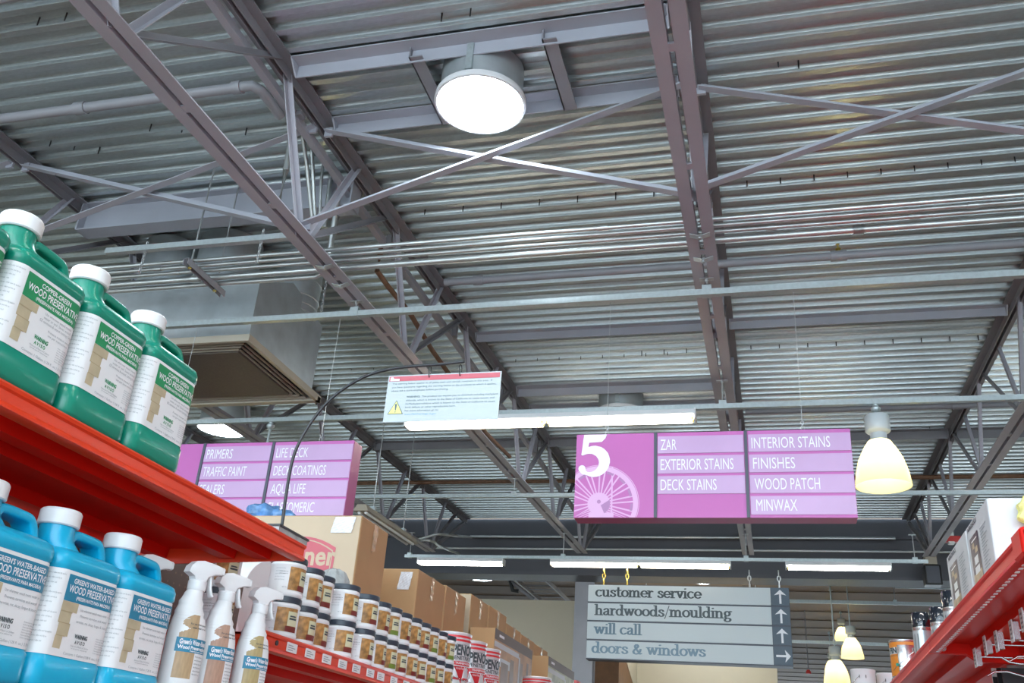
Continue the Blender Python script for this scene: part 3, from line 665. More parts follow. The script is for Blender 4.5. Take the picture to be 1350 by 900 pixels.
aisle_sign(-4.232, 5.42, 3.066, 'purple aisle sign at left, behind the arched pole and the tallest carton', False,
           [[('PRIMERS', .20), ('TRAFFIC PAINT', .33), ('SEALERS', .19), ('S ST', .17)], [('LIFE DECK', .235), ('DECK COATINGS', .38), ('AQUA LIFE', .25), ('ELASTOMERIC', .33)]])

# ------------------------------------------------------------------ wayfinding sign
X0, X1, Z0, Z1, YS = -2.405, .203, 3.16, 4.125, 12.7
t = thing('wayfinding_sign', 'pale grey hanging sign of four lines with white arrows on dark squares', 'sign', ((X0+X1)/2, YS, Z0))
MB().box((X0, YS, Z0), (X1, YS+.22, Z1)).build('cabinet', SLATE, t)
rh = (Z1-Z0)/4; XA = X1-.225
ROW_TONES = [INK, mat('dark slate row tone', (.06, .085, .10), .4), mat('slate blue row tone', (.10, .18, .25), .3), mat('lighter slate blue row tone', (.14, .24, .33), .3)]  # lettering tone steps lighter from the first row to the last
for i, (s_, wd) in enumerate((('customer service', 1.40), ('hardwoods/moulding', 1.78), ('will call', .62), ('doors & windows', 1.47))):
    zt = Z1-i*rh
    pl = MB().box((X0+.004, YS-.012, zt-rh+.014), (XA-.006, YS, zt-.008)).build('name_plate', SIGNW, t)
    lm = MB(); put_serif(lm, s_, lambda u, v: (X0+u, YS-.0135, zt-rh+v), .105 if i < 3 else .075, .078, .092, wd, (.14, .075)); lm.build('lettering', ROW_TONES[i], pl)
    bl = MB().box((XA, YS-.012, zt-rh+.014), (X1-.004, YS, zt-.008)).build('arrow_block', SIGNB, t)
    am = MB(); cx = (XA+X1)/2; cz = zt-rh/2
    A = [(-.013, -.085), (.013, -.085), (.013, .035), (.075, .022), (0, .092), (-.075, .022), (-.013, .035)]
    if i == 3: A = [(b, -a) for a, b in A]
    am.add([(cx+a, YS-.0135, cz+b) for a, b in A], [tuple(range(7))]); am.build('arrow', WINK, bl)
for px in (795, 826, 988, 1027):
    xx = aty(px, 768, YS).x; q = MB(); chain(q, (xx, YS+.06, Z1+.02), (xx, YS+.06, 4.355), .07, .009); q.tube([(xx, YS+.06, Z1-.01), (xx, YS+.06, Z1+.05)], .012, 8); q.build('chain', BRASS if px < 900 else ROD, t, 60)

# ------------------------------------------------------------------ warning notice on its arched pole
YN = 1.9
pole_px = [(369, 704), (372, 690), (379, 640), (386, 605), (396, 580), (412, 554), (431, 531), (455, 511), (484, 495), (514, 486.5), (545, 482.5), (580, 480), (612, 476.5)]
b = aty(*pole_px[0], YN)
t = thing('sign_pole', 'black arched pole clipped to the end of the red shelf, holding the notice', 'sign holder', b)
PP = [aty(px, py, YN) for px, py in pole_px]
from itertools import chain as _ch
def smooth(pts, n=5):
    out = []
    for i in range(len(pts)-1):
        p0 = pts[max(i-1, 0)]; p1 = pts[i]; p2 = pts[i+1]; p3 = pts[min(i+2, len(pts)-1)]
        for k in range(n):
            s_ = k/n; out.append(.5*((2*p1)+(p2-p0)*s_+(2*p0-5*p1+4*p2-p3)*s_*s_+(3*p1-p0-3*p2+p3)*s_**3))
    return out+[pts[-1]]
MB().tube(smooth(PP), .0037, 12, (0, 1, 0)).build('rod', BLACK, t, 60)
def nco(u, v):      # notice plane parallel to the sign row: u 0..1, v 0..1
    xa = -.8625; xb = -.582; return xa+(xb-xa)*u, 2.346+.1185*v
m = MB(); m.box((-.8625, YN+.012, 2.346), (-.582, YN+.0145, 2.4645)); 
t2 = thing('warning_notice', 'white notice with a pink band and yellow warning triangle hanging on the pole', 'notice', (-.72, YN+.013, 2.346))
m.build('board', mat('white notice board', (.40, .45, .47), .3), t2)
def nf(u, v): return (-.8625+u, YN+.0114, 2.346+v)
q = MB(); q.add([nf(*p) for p in ((.003, .1155), (.2775, .1155), (.2775, .103), (.003, .103))], [(0, 1, 2, 3)]); q.build('pink_band', PINKINK, t2)
q = MB(); nf2 = lambda u, v: (-.8625+u, YN+.0110, 2.346+v)
q.add([nf2(*p) for p in ((.006, .104), (.029, .104), (.029, .109), (.015, .109), (.013, .113), (.006, .113))], [tuple(range(6))]); q.build('logo_print', WINK, t2)
q = MB(); nlines = [('The warning below applies to all paint, stain and varnish removers in this area.  If', .012, .0945, .248), ('you have questions regarding the warning below or the products to which it applies,', .012, .0855, .258), ('please ask a store employee before purchasing.', .012, .0765, .142)]
for s_, u, v, w_ in nlines: put_text(q, s_, nf, u, v, .0042, w_)
for s_, u, v, w_, bo in (('WARNING:', .052, .0600, .034, .03), ('This product can expose you to chemicals including methylene', .090, .0600, .186, 0), ('chloride, which is known to the State of California to cause cancer, and', .052, .0510, .216, 0), ('N-Methylpyrrolidone which is known to the State of California to cause', .052, .0420, .218, 0), ('birth defects or other reproductive harm.', .052, .0335, .125, 0), ('For more information go to:', .052, .0250, .083, 0)):
    put_text(q, s_, nf, u, v, .0042, w_, bold=bo)
q.build('lettering', mat('pale grey green ink', (.12, .17, .18), .5), t2)
q = MB(); put_text(q, 'www.P65Warnings.ca.gov', nf, .052, .0160, .0045, .079); q.build('lettering', mat('web address blue ink', (.20, .38, .52), .5), t2)
q = MB(); q.add([nf(*p) for p in ((.009, .019), (.048, .019), (.0285, .054))], [(0, 1, 2)]); tri = q.build('warning_triangle', SIGNB, t2)
q = MB(); q.add([nf2(*p) for p in ((.0115, .0203), (.0455, .0203), (.0285, .0512))], [(0, 1, 2)]); q.build('triangle_fill', YEL, tri)
q = MB(); nf3 = lambda u, v: (-.8625+u, YN+.0106, 2.346+v)
q.add([nf3(*p) for p in ((.0272, .028), (.0298, .028), (.0315, .0445), (.0255, .0445))], [(0, 1, 2, 3)]); q.add([nf3(.0285+.0018*math.cos(k*.7854), .0245+.0018*math.sin(k*.7854)) for k in range(8)], [tuple(range(8))]); q.build('exclamation_mark', SIGNB, tri)
for u in (.103, .179):
    x_ = -.8625+u; zc = 2.346+.1115; zp = 2.4835
    q = MB(); q.tube([(x_+.001*math.sin(k), YN+.013+.0085*math.cos(k*.5236), (zc+zp)/2+(zp-zc+.004)/2*math.sin(k*.5236)) for k in range(13)], .0011, 6, (1, 0, 0)); q.build('ring_hook', BLACK, t2, 60)
# clip box at the pole's foot
a = atx(357, 697, -1.06)
t = thing('pole_clip', 'small clear box clip with a black top edge gripping the shelf end', 'clip', (-1.07, 1.92, 2.07))
m = MB(); m.box((-1.075, 1.845, 2.068), (-1.045, 1.985, 2.082)); m.build('clear_block', PLASTC, t)
m = MB(); m.box((-1.078, 1.842, 2.082), (-1.042, 1.988, 2.0865)); m.build('black_edge', BLACK, t)

# ------------------------------------------------------------------ shelving
def shelf(name, label, xf, xb, y0, y1, zt, side, m_front, m_under, lip=.038, ends=True, tags=0):
    """side=+1: the aisle is at larger X; xf the front edge, xb the back"""
    t = thing(name, label, 'shelf', ((xf+xb)/2, (y0+y1)/2, zt-lip), 'red store shelves')
    s_ = side
    # front lip: folded profile with a bead along its top edge
    prof = [(xf-s_*.012, zt-.006), (xf-s_*.010, zt), (xf-s_*.002, zt+.001), (xf+s_*.001, zt-.003), (xf, zt-.008), (xf-s_*.004, zt-.011), (xf-s_*.004, zt-lip+.010), (xf, zt-lip+.006), (xf+s_*.001, zt-lip), (xf-s_*.004, zt-lip-.002), (xf-s_*.030, zt-lip), (xf-s_*.030, zt-lip+.004), (xf-s_*.010, zt-lip+.004), (xf-s_*.010, zt-.008)]
    MB().prism(prof, 'y', y0, y1).build('front_lip', m_front, t, 40)
    m = MB(); m.box((xf-s_*.010, y0, zt-.012), (xb, y1, zt-.007)); m.build('deck', m_under, t)
    m = MB()
    for f in (.14, .30, .62): 
        x_ = xf+(xb-xf)*f; m.prism([(x_, zt-.012), (x_-s_*.004, zt-.036), (x_-s_*.040, zt-.036), (x_-s_*.044, zt-.012)], 'y', y0+.01, y1-.01)
    m.build('stiffener', m_under, t)
    if ends:
        for yy in (y0, y1-.004):
            m = MB(); m.add([(xf-s_*.006, yy, zt-.007), (xf-s_*.006, yy, zt-lip), (xb, yy, zt-lip-.02), (xb, yy, zt-.007)]+[(xf-s_*.006, yy+.004, zt-.007), (xf-s_*.006, yy+.004, zt-lip), (xb, yy+.004, zt-lip-.02), (xb, yy+.004, zt-.007)], [(0, 1, 2, 3), (7, 6, 5, 4), (0, 4, 5, 1), (1, 5, 6, 2), (2, 6, 7, 3), (3, 7, 4, 0)])
            m.build('end_plate', m_front, t)
    return t
ZL = 2.073
sh1 = shelf('store_shelf', 'bright orange red shelf at left carrying the green jugs', -1.045, -1.62, .30, 1.985, ZL, 1, ORANGE, RED, .036)
ZB = 1.677
sh2 = shelf('store_shelf', 'red shelf below the frame carrying the blue jugs and spray bottles', -1.045, -1.62, .30, 1.985, ZB, 1, ORANGE, RED, .036)
ZC = 1.882
sh3 = shelf('store_shelf', 'red shelf with price labels carrying the stain jars', -1.125, -2.15, 1.992, 7.2, ZC, 1, ORANGE, RED, .040)
q = None
for i in range(22):
    yy = 2.11+i*.098+.02*rnd.random(); m = MB(); m.box((-1.1275, yy, ZC-.030), (-1.1255, yy+.052, ZC-.008)); pt = m.build('price_label', WHITE, sh3)
    m = MB()
    for k in range(3): m.add([(-1.1252, yy+.005, ZC-.014-.005*k), (-1.1252, yy+.03+.012*(k % 2), ZC-.014-.005*k), (-1.1252, yy+.03+.012*(k % 2), ZC-.016-.005*k), (-1.1252, yy+.005, ZC-.016-.005*k)], [(0, 1, 2, 3)])
    m.build('print', INKG, pt)
m = MB(); m.lathe([(.006, 0), (.006, .003)], (-1.122, 2.06, ZC-.02), 10, True, 'x'); m.build('bolt_hole', BLACK, sh3)
# shelf lip under the jar shelf, and the uprights and pegboards
for nm, lb, xx, y0, y1 in (('shelf_upright', 'red upright at the near end of the left shelving', -1.66, .26, .30), ('shelf_upright', 'red upright where the two left shelving bays meet', -1.66, 1.965, 1.985)):
    t = thing(nm, lb, 'upright', (xx, y0, 0)); MB().box((xx-.03, y0, 0), (xx+.03, y1, 2.2)).build('post', RED, t); MB().box((xx-.03, y0, 0), (xx+.55, y1, .1)).build('foot', RED, t)
def pegboard(name, label, x, y0, y1, z0, z1, s_):
    t = thing(name, label, 'pegboard', (x, (y0+y1)/2, z0)); MB().box((x-.003, y0, z0), (x+.003, y1, z1)).build('board', PEG, t)
    m = MB()
    for i in range(int((y1-y0)/.026)):
        for j in range(int((z1-z0)/.026)):
            c = (x+s_*.0034, y0+.013+i*.026, z0+.013+j*.026); m.add([(c[0], c[1]+.0032*math.cos(k*1.047), c[2]+.0032*math.sin(k*1.047)) for k in range(6)], [tuple(range(6))])
    m.build('hole_pattern', BROWNC, t)
pegboard('pegboard', 'brown pegboard behind the white spray bottles', -1.45, .45, 1.983, 1.681, 2.022, 1)
pegboard('pegboard', 'brown pegboard with a red top rail, behind the first stain jars', -1.45, 1.994, 2.415, ZC, 2.062, 1)
t = thing('peg_rail', 'short red rail along the pegboard top, behind the spray heads', 'rail', (-1.45, 2.2, 2.07)); MB().box((-1.458, 1.994, 2.062), (-1.440, 2.415, 2.080)).build('rail', RED, t)

# right hand shelving
XRF = .445; ZR = 2.083
sr1 = shelf('store_shelf', 'glossy red shelf at right carrying the white cartons and spray cans', XRF, 1.25, 1.2, 3.16, ZR, -1, RED, RED, .040)
sr2 = shelf('store_shelf', 'red shelf farther along at right carrying the orange and white can', XRF, 1.25, 3.168, 8.2, ZR, -1, RED, RED, .040)
m = MB()
for i in range(40):
    yy = 1.9+i*.031; m.box((XRF+.014, yy, ZR-.0425), (XRF+.022, yy+.012, ZR-.0405))
m.build('perforation_row', WHITE, sr1)
for st, y0 in ((sr1, 1.2), (sr2, 3.17)):
    MB().prism([(XRF+.012, ZR-.040), (XRF+.10, ZR-.040), (XRF+.13, ZR-.062), (XRF+.8, ZR-.07), (XRF+.8, ZR-.012), (XRF+.012, ZR-.012)], 'y', y0+.0, y0+.006).build('bracket', RED, st)
MB().prism([(XRF+.012, ZR-.040), (XRF+.10, ZR-.040), (XRF+.13, ZR-.062), (XRF+.8, ZR-.07), (XRF+.8, ZR-.012), (XRF+.012, ZR-.012)], 'y', 3.15, 3.156).build('bracket', RED, sr1)
p = atx(1231, 840, XRF+.03)
MB().lathe([(.007, -.004), (.009, 0), (.005, .003)], (XRF+.04, 3.146, ZR-.028), 10, True, 'y').build('bolt', CHROME, sr1)
# corner clamp near the top right of the picture
p = atx(1345, 715, XRF)
m = MB(); m.bbox((XRF-.006, p.y-.035, ZR-.045), (XRF+.02, p.y+.045, ZR+.006), .008); m.build('lip_joiner', RED, sr1)
pegR = thing('back_panel', 'red back panel of the right hand shelving', 'panel', (1.27, 3.5, 1)); MB().box((1.26, 1.2, .3), (1.28, 6.4, 2.5)).build('panel', RED, pegR)
for y_, w_ in ((1.19, 'near'), (3.164, 'middle')):
    t = thing('shelf_upright', 'red upright of the right hand shelving, %s one' % w_, 'upright', (1.27, y_, 0)); MB().box((1.281, y_-.02, 0), (1.34, y_+.02, 2.55)).build('post', RED, t)
# peg hooks with price tags
tagpx = [(1286, 867), (1299, 851), (1314, 845), (1334, 832), (1348, 817)]
for i, (px, py) in enumerate(tagpx):
    c = atx(px, py, .56+.0*i); 
    t = thing('peg_hook', 'chrome peg hook with a white price tag under the right shelf, %s from the left' % ORD[i], 'hook', c, 'peg hooks with price tags')
    m = MB(); m.tube([(.575, c.y, c.z+.004), (1.255, c.y, c.z+.004)], .0028, 8); m.build('scanner_wire', CHROME, t, 60)
    m = MB(); m.tube([(.60, c.y+.004, c.z-.030), (.615, c.y+.004, c.z-.040), (.64, c.y+.004, c.z-.044), (.70, c.y+.004, c.z-.044), (1.255, c.y+.004, c.z-.040)][::1] if i % 2 else [(.585, c.y+.004, c.z-.048), (.605, c.y+.004, c.z-.036), (.64, c.y+.004, c.z-.034), (.68, c.y+.004, c.z-.045), (1.255, c.y+.004, c.z-.044)], .0032, 8); m.build('peg', CHROME, t, 60)
    m = MB(); m.box((.558, c.y-.016, c.z-.026), (.5605, c.y+.016, c.z+.026)); tg = m.build('price_tag', WHITE, t)
    m = MB()
    for k in range(4): m.add([(.5575, c.y-.010, c.z+.016-.010*k), (.5575, c.y+.010-.003*(k % 2), c.z+.016-.010*k), (.5575, c.y+.010-.003*(k % 2), c.z+.0115-.010*k), (.5575, c.y-.010, c.z+.0115-.010*k)], [(0, 1, 2, 3)])
    m.build('print', INKG, tg)
    MB().box((.561, c.y-.012, c.z-.02), (.575, c.y+.012, c.z+.022)).build('tag_holder', SILVER, t)

# ------------------------------------------------------------------ one gallon jugs
JW, JD = .163, .114            # along the shelf (Y), across it (X)
def perim(hx, hy, r):
    """perimeter of a rounded rectangle: u=0 at the middle of the +X face, u grows towards +Y"""
    segs = []; n = 8
    pts = [(hx, 0), (hx, hy-r)] + [(hx-r+r*math.cos(a), hy-r+r*math.sin(a)) for a in [math.pi/2*k/n for k in range(1, n+1)]] + [(-hx+r, hy)] + [(-hx+r+r*math.cos(a), hy-r+r*math.sin(a)) for a in [math.pi/2+math.pi/2*k/n for k in range(1, n+1)]] + [(-hx, 0)]
    L = [0]
    for a, b in zip(pts[:-1], pts[1:]): L.append(L[-1]+math.hypot(b[0]-a[0], b[1]-a[1]))
    def f(u):
        s_ = 1 if u >= 0 else -1; u = min(abs(u), L[-1]-1e-6)
        i = max(k for k in range(len(L)-1) if L[k] <= u); t_ = (u-L[i])/(L[i+1]-L[i]+1e-12)
        a, b = pts[i], pts[i+1]; return a[0]+(b[0]-a[0])*t_, s_*(a[1]+(b[1]-a[1])*t_)
    return f, L
def make_jug(plastic, ban, title, sub, timber=True):
    t = thing('jug', '', 'jug', (0, 0, 0))
    hx, hy, r = JD/2, JW/2, .026
    def ring(z, ix, iy, cy_=0, rr=None): return [(x, y, z) for x, y in rrect(hx-ix, hy-iy, rr or max(.012, r-ix*.3), 6, (0, cy_))]
    m = MB(); m.loft([ring(0, .008, .008), ring(.004, .003, .003), ring(.010, 0, 0), ring(.048, 0, 0), ring(.051, .0022, .0022), ring(.181, .0022, .0022), ring(.184, 0, 0), ring(.197, 0, 0), ring(.206, .004, .003), ring(.212, .016, .010), ring(.215, .026, .022)])
    m.build('body', plastic, t, 50)
    # neck at the near end, on a sloping shoulder
    ny = -.043
    m = MB(); m.loft([[(x, y, z) for x, y, _ in ell(rx, ry, 28, (0, ny+dy))] for z, rx, ry, dy in ((.205, .042, .034, .012), (.216, .036, .033, .008), (.226, .030, .0305, .002), (.236, .028, .028, 0), (.254, .027, .027, 0))]); m.build('neck', plastic, t, 50)
    prof = [(.0305, .249), (.0325, .251), (.0325, .272), (.030, .2755), (.001, .276)]
    n = 60; m = MB(); rings = []
    for rr, z in prof:
        rings.append([((rr-(.0005 if (k % 2 and .02 < rr and z < .2745) else 0))*math.cos(2*math.pi*k/n), ny+(rr-(.0005 if (k % 2 and .02 < rr and z < .2745) else 0))*math.sin(2*math.pi*k/n), z) for k in range(n)])
    m.loft(rings); m.build('cap', WPLA, t, 25)
    # handle: from the neck along the top and down to the far shoulder
    P_ = [Vector((0, y, z)) for y, z in ((-.030, .224), (-.022, .238), (-.012, .2425), (.020, .2425), (.038, .2415), (.047, .2375), (.056, .224), (.063, .204))]
    q = MB(); q.sweep(smooth(P_, 3), rrect(.0075, .021, .005, 3), (1, 0, 0)); q.build('handle', plastic, t, 50)
    # label wrap
    f, L = perim(hx-.0022+.0007, hy-.0022+.0007, r)
    def lab(off): 
        g, _ = perim(hx-.0022+off, hy-.0022+off, r)
        return lambda u, v: (*g(u), v)
    def strip(mb, u0, u1, v0, v1, off, n=None):
        g = lab(off); n = n or max(2, int((u1-u0)/.004))
        us = [u0+(u1-u0)*k/n for k in range(n+1)]
        mb.add([g(u, v0) for u in us]+[g(u, v1) for u in us], [(k, k+1, n+2+k, n+1+k) for k in range(n)])
    LT, LB = .179, .053; UM = -.053
    m = MB(); strip(m, -.150, .150, LB, LT, .0007, 90); lb = m.build('label', WHITE, t, 60)
    m = MB(); strip(m, UM, .098, .134, .1735, .0011); m.build('banner', ban, lb, 60)
    m = MB(); g = lab(.0015); put_text(m, title, g, -.022 if sub == 0 else -.040, .1615, .0072, .066 if sub == 0 else .100, bold=.02); put_text(m, 'WOOD PRESERVATIVE', g, -.047, .1475, .0108, .114, bold=.015)
    put_text(m, '(PRESERVANTE PARA MADERA)', g, -.026, .1385, .0050, .084, bold=.02); m.build('lettering', WINK, lb)
    m = MB(); m2 = MB(); s_ = MB()
    for u0, u1, v0, v1 in ((UM, -.016, .119, .1335), (UM, -.027, .102, .118), (UM+.003, -.024, .083, .1015), (UM+.002, -.034, .064, .0825)): strip(m, u0, u1, v0, v1, .0010)
    for u0, u1, v0, v1 in ((UM, -.026, .1175, .1192), (UM, -.025, .1010, .1022), (UM+.003, -.030, .0822, .0834)): strip(m2, u0, u1, v0, v1, .0013)
    m.build('timber_print', WOODP, lb, 60); m2.build('timber_shadow_print', WOODD, lb, 60)
    m = MB()
    body = (('Use wherever wood meets', .126, .060), ('water or soil. Saves wood.', .1195, .062), ('EZ termites & wood rotting fungi.', .113, .074)) if sub == 0 else (('Use wherever wood meets water or', .124, .072), ('Prevents termites and wood', .115, .066), ('termites, rot, decay, fungus & insects.', .106, .078))
    for s, v, w_ in body: put_text(m, s, g, .030 if sub == 0 else .026, v, .0040, w_, 'c')
    if sub == 0: put_text(m, 'Protects treated wood', g, .040, .103, .0036, .050, 'c'); put_text(m, 'use per instructions.', g, .040, .097, .0036, .046, 'c')
    put_text(m, 'Keep out of Reach of Children', g, -.012, .0705, .0026, .042); put_text(m, 'See side panel for additional text', g, -.010, .0672, .0020, .038)
    for k in range(7): put_text(m, 'Active ingredient copper naphthenate'[:30-3*(k % 3)], g, .043, .0885-.0036*k, .0020, .040-.006*(k % 3))
    put_text(m, 'Contents 1 Gallon (128 fl. oz.) 3.78 L', g, -.024, .0575, .0038, .094); m.build('small_print', INKG, lb)
    m = MB(); put_text(m, 'WARNING', g, -.008, .0835, .0060, .030, bold=.04); put_text(m, 'A V I S O', g, -.005, .0755, .0050, .024, bold=.03); m.build('warning_print', ban if sub == 0 else INK, lb)
    m = MB()
    for k in range(15):
        v = .170-.0072*k
        for a in range(1): put_text(m, 'Directions for use in brush, roller and dip applied work areas'[:52-6*(k % 4)], lab(.0012), -.108, v, .0024, .048-.006*(k % 4))
    m.build('side_print', INKG, lb)
    return t
jg = make_jug(GREENP, GBAN, 'COPPER-GREEN', 0)
XJ = -1.05-JD/2
GY = [1.046, 1.215, 1.384]; jg.location = (XJ, GY[0], ZL); jg['group'] = 'green jugs on the upper shelf'
jg['label'] = 'green jug of wood preservative on the orange shelf, nearest the left edge of the photo'
for yy, l in ((GY[1], 'green jug of wood preservative on the orange shelf, middle of the three'), (GY[2], 'green jug of wood preservative on the orange shelf, farthest, beside the duct box'), (.877, 'green jug cut by the left edge of the photo, only its cap edge showing')):
    dup(jg, (XJ, yy, ZL), l)
jb = make_jug(BLUEP, BBAN, "GREEN'S WATER-BASED", 1)
BY = [1.137, 1.302, 1.467]; jb.location = (XJ-.002, BY[0], ZB); jb['group'] = 'blue jugs on the lower shelf'
jb['label'] = 'blue jug of wood preservative on the lower shelf, nearest the left edge of the photo'
for yy, l in ((BY[1], 'blue jug of wood preservative on the lower shelf, middle of the three'), (BY[2], 'blue jug of wood preservative on the lower shelf, beside the white spray bottles'), (.972, 'blue jug beyond the left edge of the photo')):
    dup(jb, (XJ-.002, yy, ZB), l)

# ------------------------------------------------------------------ spray bottles
def make_spray(wood):
    t = thing('spray_bottle', '', 'spray bottle', (0, 0, 0), 'white spray bottles')
    secs = [(0, .034, .024, 0), (.004, .038, .028, 0), (.02, .0395, .0295, 0), (.132, .0395, .0295, 0), (.148, .0378, .0288, -.001), (.163, .0335, .0265, -.003), (.176, .0290, .0240, -.004), (.181, .0298, .0235, -.004), (.188, .0255, .0220, -.005), (.194, .0240, .0205, -.005), (.200, .0250, .0198, -.005), (.206, .0205, .0180, -.005), (.212, .0190, .0170, -.004), (.217, .0185, .0160, -.003), (.223, .0155, .0150, -.001), (.228, .0148, .0148, 0)]
    m = MB(); m.loft([ell(rx, ry, 36, (0, cy_), z) for z, ry, rx, cy_ in secs]); m.build('bottle', WPLA, t, 60)
    HS = .018; MB().lathe([(.0168, .222), (.0178, .224), (.0178, .240), (.016, .242)], (0, 0, 0), 32).build('collar', WPLA, t, 40)
    # sprayer head, nozzle towards +Y
    m = MB(); prof = [(-.030, .236), (-.027, .248), (-.016, .2585), (.0, .262), (.030, .2600), (.047, .2575), (.047, .2425), (.034, .2405), (.016, .232), (.012, .221), (-.012, .221), (-.016, .230)]; prof = [(y, z+HS) for y, z in prof]
    r0 = [(-.0115, y, z) for y, z in prof]; c_ = (.005, .261)
    rings = [[(-.0115, c_[0]+(y-c_[0])*.86, c_[1]+(z-c_[1])*.86) for y, z in prof], [(-.0095, y, z) for y, z in prof], [(.0095, y, z) for y, z in prof], [(.0115, c_[0]+(y-c_[0])*.86, c_[1]+(z-c_[1])*.86) for y, z in prof]]
    m.loft(rings); m.build('sprayer_head', WPLA, t, 40)
    m = MB(); m.bbox((-.0085, .047, .2605), (.0085, .056, .2765), .004); m.build('nozzle', WPLA, t, 40)
    m = MB(); m.sweep([(0, .021, .259), (0, .026, .248), (0, .0285, .234), (0, .0335, .221), (0, .0375, .218)], rrect(.0028, .0075, .0025, 2), (1, 0, 0)); m.build('trigger', WPLA, t, 50)
    # label on the +X face: u along Y, following the ellipse
    def face(u, v, off=.0008):
        u *= .86; v += .046
        ry, rx = (.0395, .0295) if v < .132 else ((.0395-(v-.132)*.17), .0295-(v-.132)*.085)
        s_ = max(-.97, min(.97, u/ry)); return (rx*math.sqrt(1-s_*s_)+off, u+(-.001 if v > .15 else 0), v)
    def poly(mb, pts, off): mb.add([face(u, v, off) for u, v in pts], [tuple(range(len(pts)))])
    def grid(mb, fu0, fu1, v0, v1, off, n=8, nu=10):
        for i in range(n):
            for j in range(nu):
                va, vb = v0+(v1-v0)*i/n, v0+(v1-v0)*(i+1)/n
                q = []
                for v, k in ((va, j), (va, j+1), (vb, j+1), (vb, j)):
                    a, b = fu0(v), fu1(v); q.append(face(a+(b-a)*k/nu, v, off))
                mb.add(q, [(0, 1, 2, 3)])
    top = lambda v: .036*math.sqrt(max(0, 1-((v-.085)/.045)**3)) if v > .085 else .036
    m = MB(); grid(m, lambda v: -top(v), lambda v: top(v), .008, .1295, .0006, 18); lb = m.build('label', WHITE, t, 60)
    m = MB(); grid(m, lambda v: -top(v), lambda v: min(top(v), .004), .014, .1285, .0010, 18); m.build('timber_print', wood, lb, 60)
    m = MB(); grid(m, lambda v: -.039, lambda v: .0395, .060, .0855, .0016, 4); m.build('banner', BBAN, lb, 60)
    fl = lambda u, v: face(u, v, .0024)
    m = MB(); put_text(m, "Green's Water-Based", fl, -.034, .0740, .0085, .068, bold=.03); put_text(m, 'Wood Preservative', fl, -.036, .0655, .0062, .070, bold=.03); put_text(m, 'Preservante para madera', fl, -.010, .0615, .0026, .040, bold=.02); m.build('lettering', WINK, lb)
    m = MB(); fl = lambda u, v: face(u, v, .0014)
    put_text(m, 'For use where wood', fl, -.016, .1100, .0034, .042, bold=.02); put_text(m, 'meets water or soil', fl, -.012, .1035, .0034, .040, bold=.02)
    for k, s in enumerate(('Prevents termites and', 'wood rot from moisture', 'and decay fungus and', 'See all side panels', 'use as directed', 'Net 32 fl. oz.')): put_text(m, s, fl, .007, .0530-.0062*k, .0028, .027-.003*(k % 2))
    m.build('small_print', INK, lb)
    # ridges on the neck shoulder
    m = MB()
    for k in range(6):
        z = .166+k*.0062; ry = .0330-(k*.0062)*.34; rx = .0262-(k*.0062)*.2
        m.tube([(rx*math.cos(a)*1.0, ry*math.sin(a)-.0035, z) for a in [math.radians(x) for x in range(-75, 10, 12)]], .0006, 6)
    m.build('grip_ridges', WPLA, t, 60)
    return t
wood1 = mat('printed brown plank', (.44, .31, .18), .45, 0, .12, 40, stretch=(1, 6, 1)); wood2 = mat('printed red plank', (.42, .26, .19), .45, 0, .12, 40, stretch=(1, 6, 1)); wood3 = mat('printed gold plank', (.42, .33, .16), .45, 0, .12, 40, stretch=(1, 6, 1))
def neck_at(px, py): return atx(px, py, -1.083)
SPR = []
for i, (px, py, w, l) in enumerate(((261, 765, wood1, 'white trigger spray bottle next to the last blue jug'), (300, 778, wood2, 'white trigger spray bottle with a reddish plank print, middle of the three'), (343, 800, wood3, 'white trigger spray bottle at the shelf end, in front of the stain jars'))):
    s = make_spray(w); p = neck_at(px, py); s.location = (-1.083, p.y, ZB); s.rotation_euler = (0, 0, math.radians(-20)); s['label'] = l; SPR.append(s); 
dup(SPR[0], (-1.165, 1.585, ZB), 'white spray bottle behind the last blue jug, only its nozzle showing', None, -.3)

# ------------------------------------------------------------------ stain jars
def make_jar(tint):
    t = thing('stain_jar', '', 'jar', (0, 0, 0)); R = .0450
    MB().lathe([(R-.004, 0), (R-.001, .003), (R, .008), (R, .0115), (R-.0012, .013), (R-.0012, .074), (R, .0755), (R, .080), (R-.002, .083), (R-.003, .085)], n=36).build('jar_body', WPLA, t, 40)
    MB().lathe([(R-.001, .0835), (R+.0008, .085), (R+.0008, .0965), (R-.001, .0985), (.001, .0985)], n=36).build('lid', NAVY, t, 40)
    def g(off): return lambda u, v: ((R-.0012+off)*math.cos(u/R), (R-.0012+off)*math.sin(u/R), v)
    def st(mb, u0, u1, v0, v1, off, n=8):
        f = g(off); us = [u0+(u1-u0)*k/n for k in range(n+1)]; mb.add([f(u, v0) for u in us]+[f(u, v1) for u in us], [(k, k+1, n+2+k, n+1+k) for k in range(n)])
    m = MB(); st(m, -.026, .034, .016, .072, .0006, 12); lb = m.build('label', ACC, t, 60)
    m = MB(); st(m, .004, .033, .030, .064, .0010); m.build('label_panel', OLIVE, lb, 60)
    m = MB(); st(m, .000, .034, .016, .029, .0012); m.build('label_band', tint, lb, 60)
    m = MB(); st(m, .009, .028, .051, .0545, .0014, 4); st(m, .008, .030, .0445, .049, .0014, 4)
    for k in range(2): put_text(m, 'interior wood stain', g(.0014), -.052, .058-.005*k, .0022, .022)
    m.build('print', INK, lb)
    m = MB()
    for k in range(5): put_text(m, 'apply with clean cloth and wipe', g(.0006), -.064, .066-.007*k, .0024, .026)
    put_text(m, 'NET 32 oz', g(.0006), -.040, .020, .003, .014); m.build('small_print', INKG, lb)
    return t
j1 = make_jar(MAROON); j2 = make_jar(mat('olive print', (.16, .24, .04), .5))
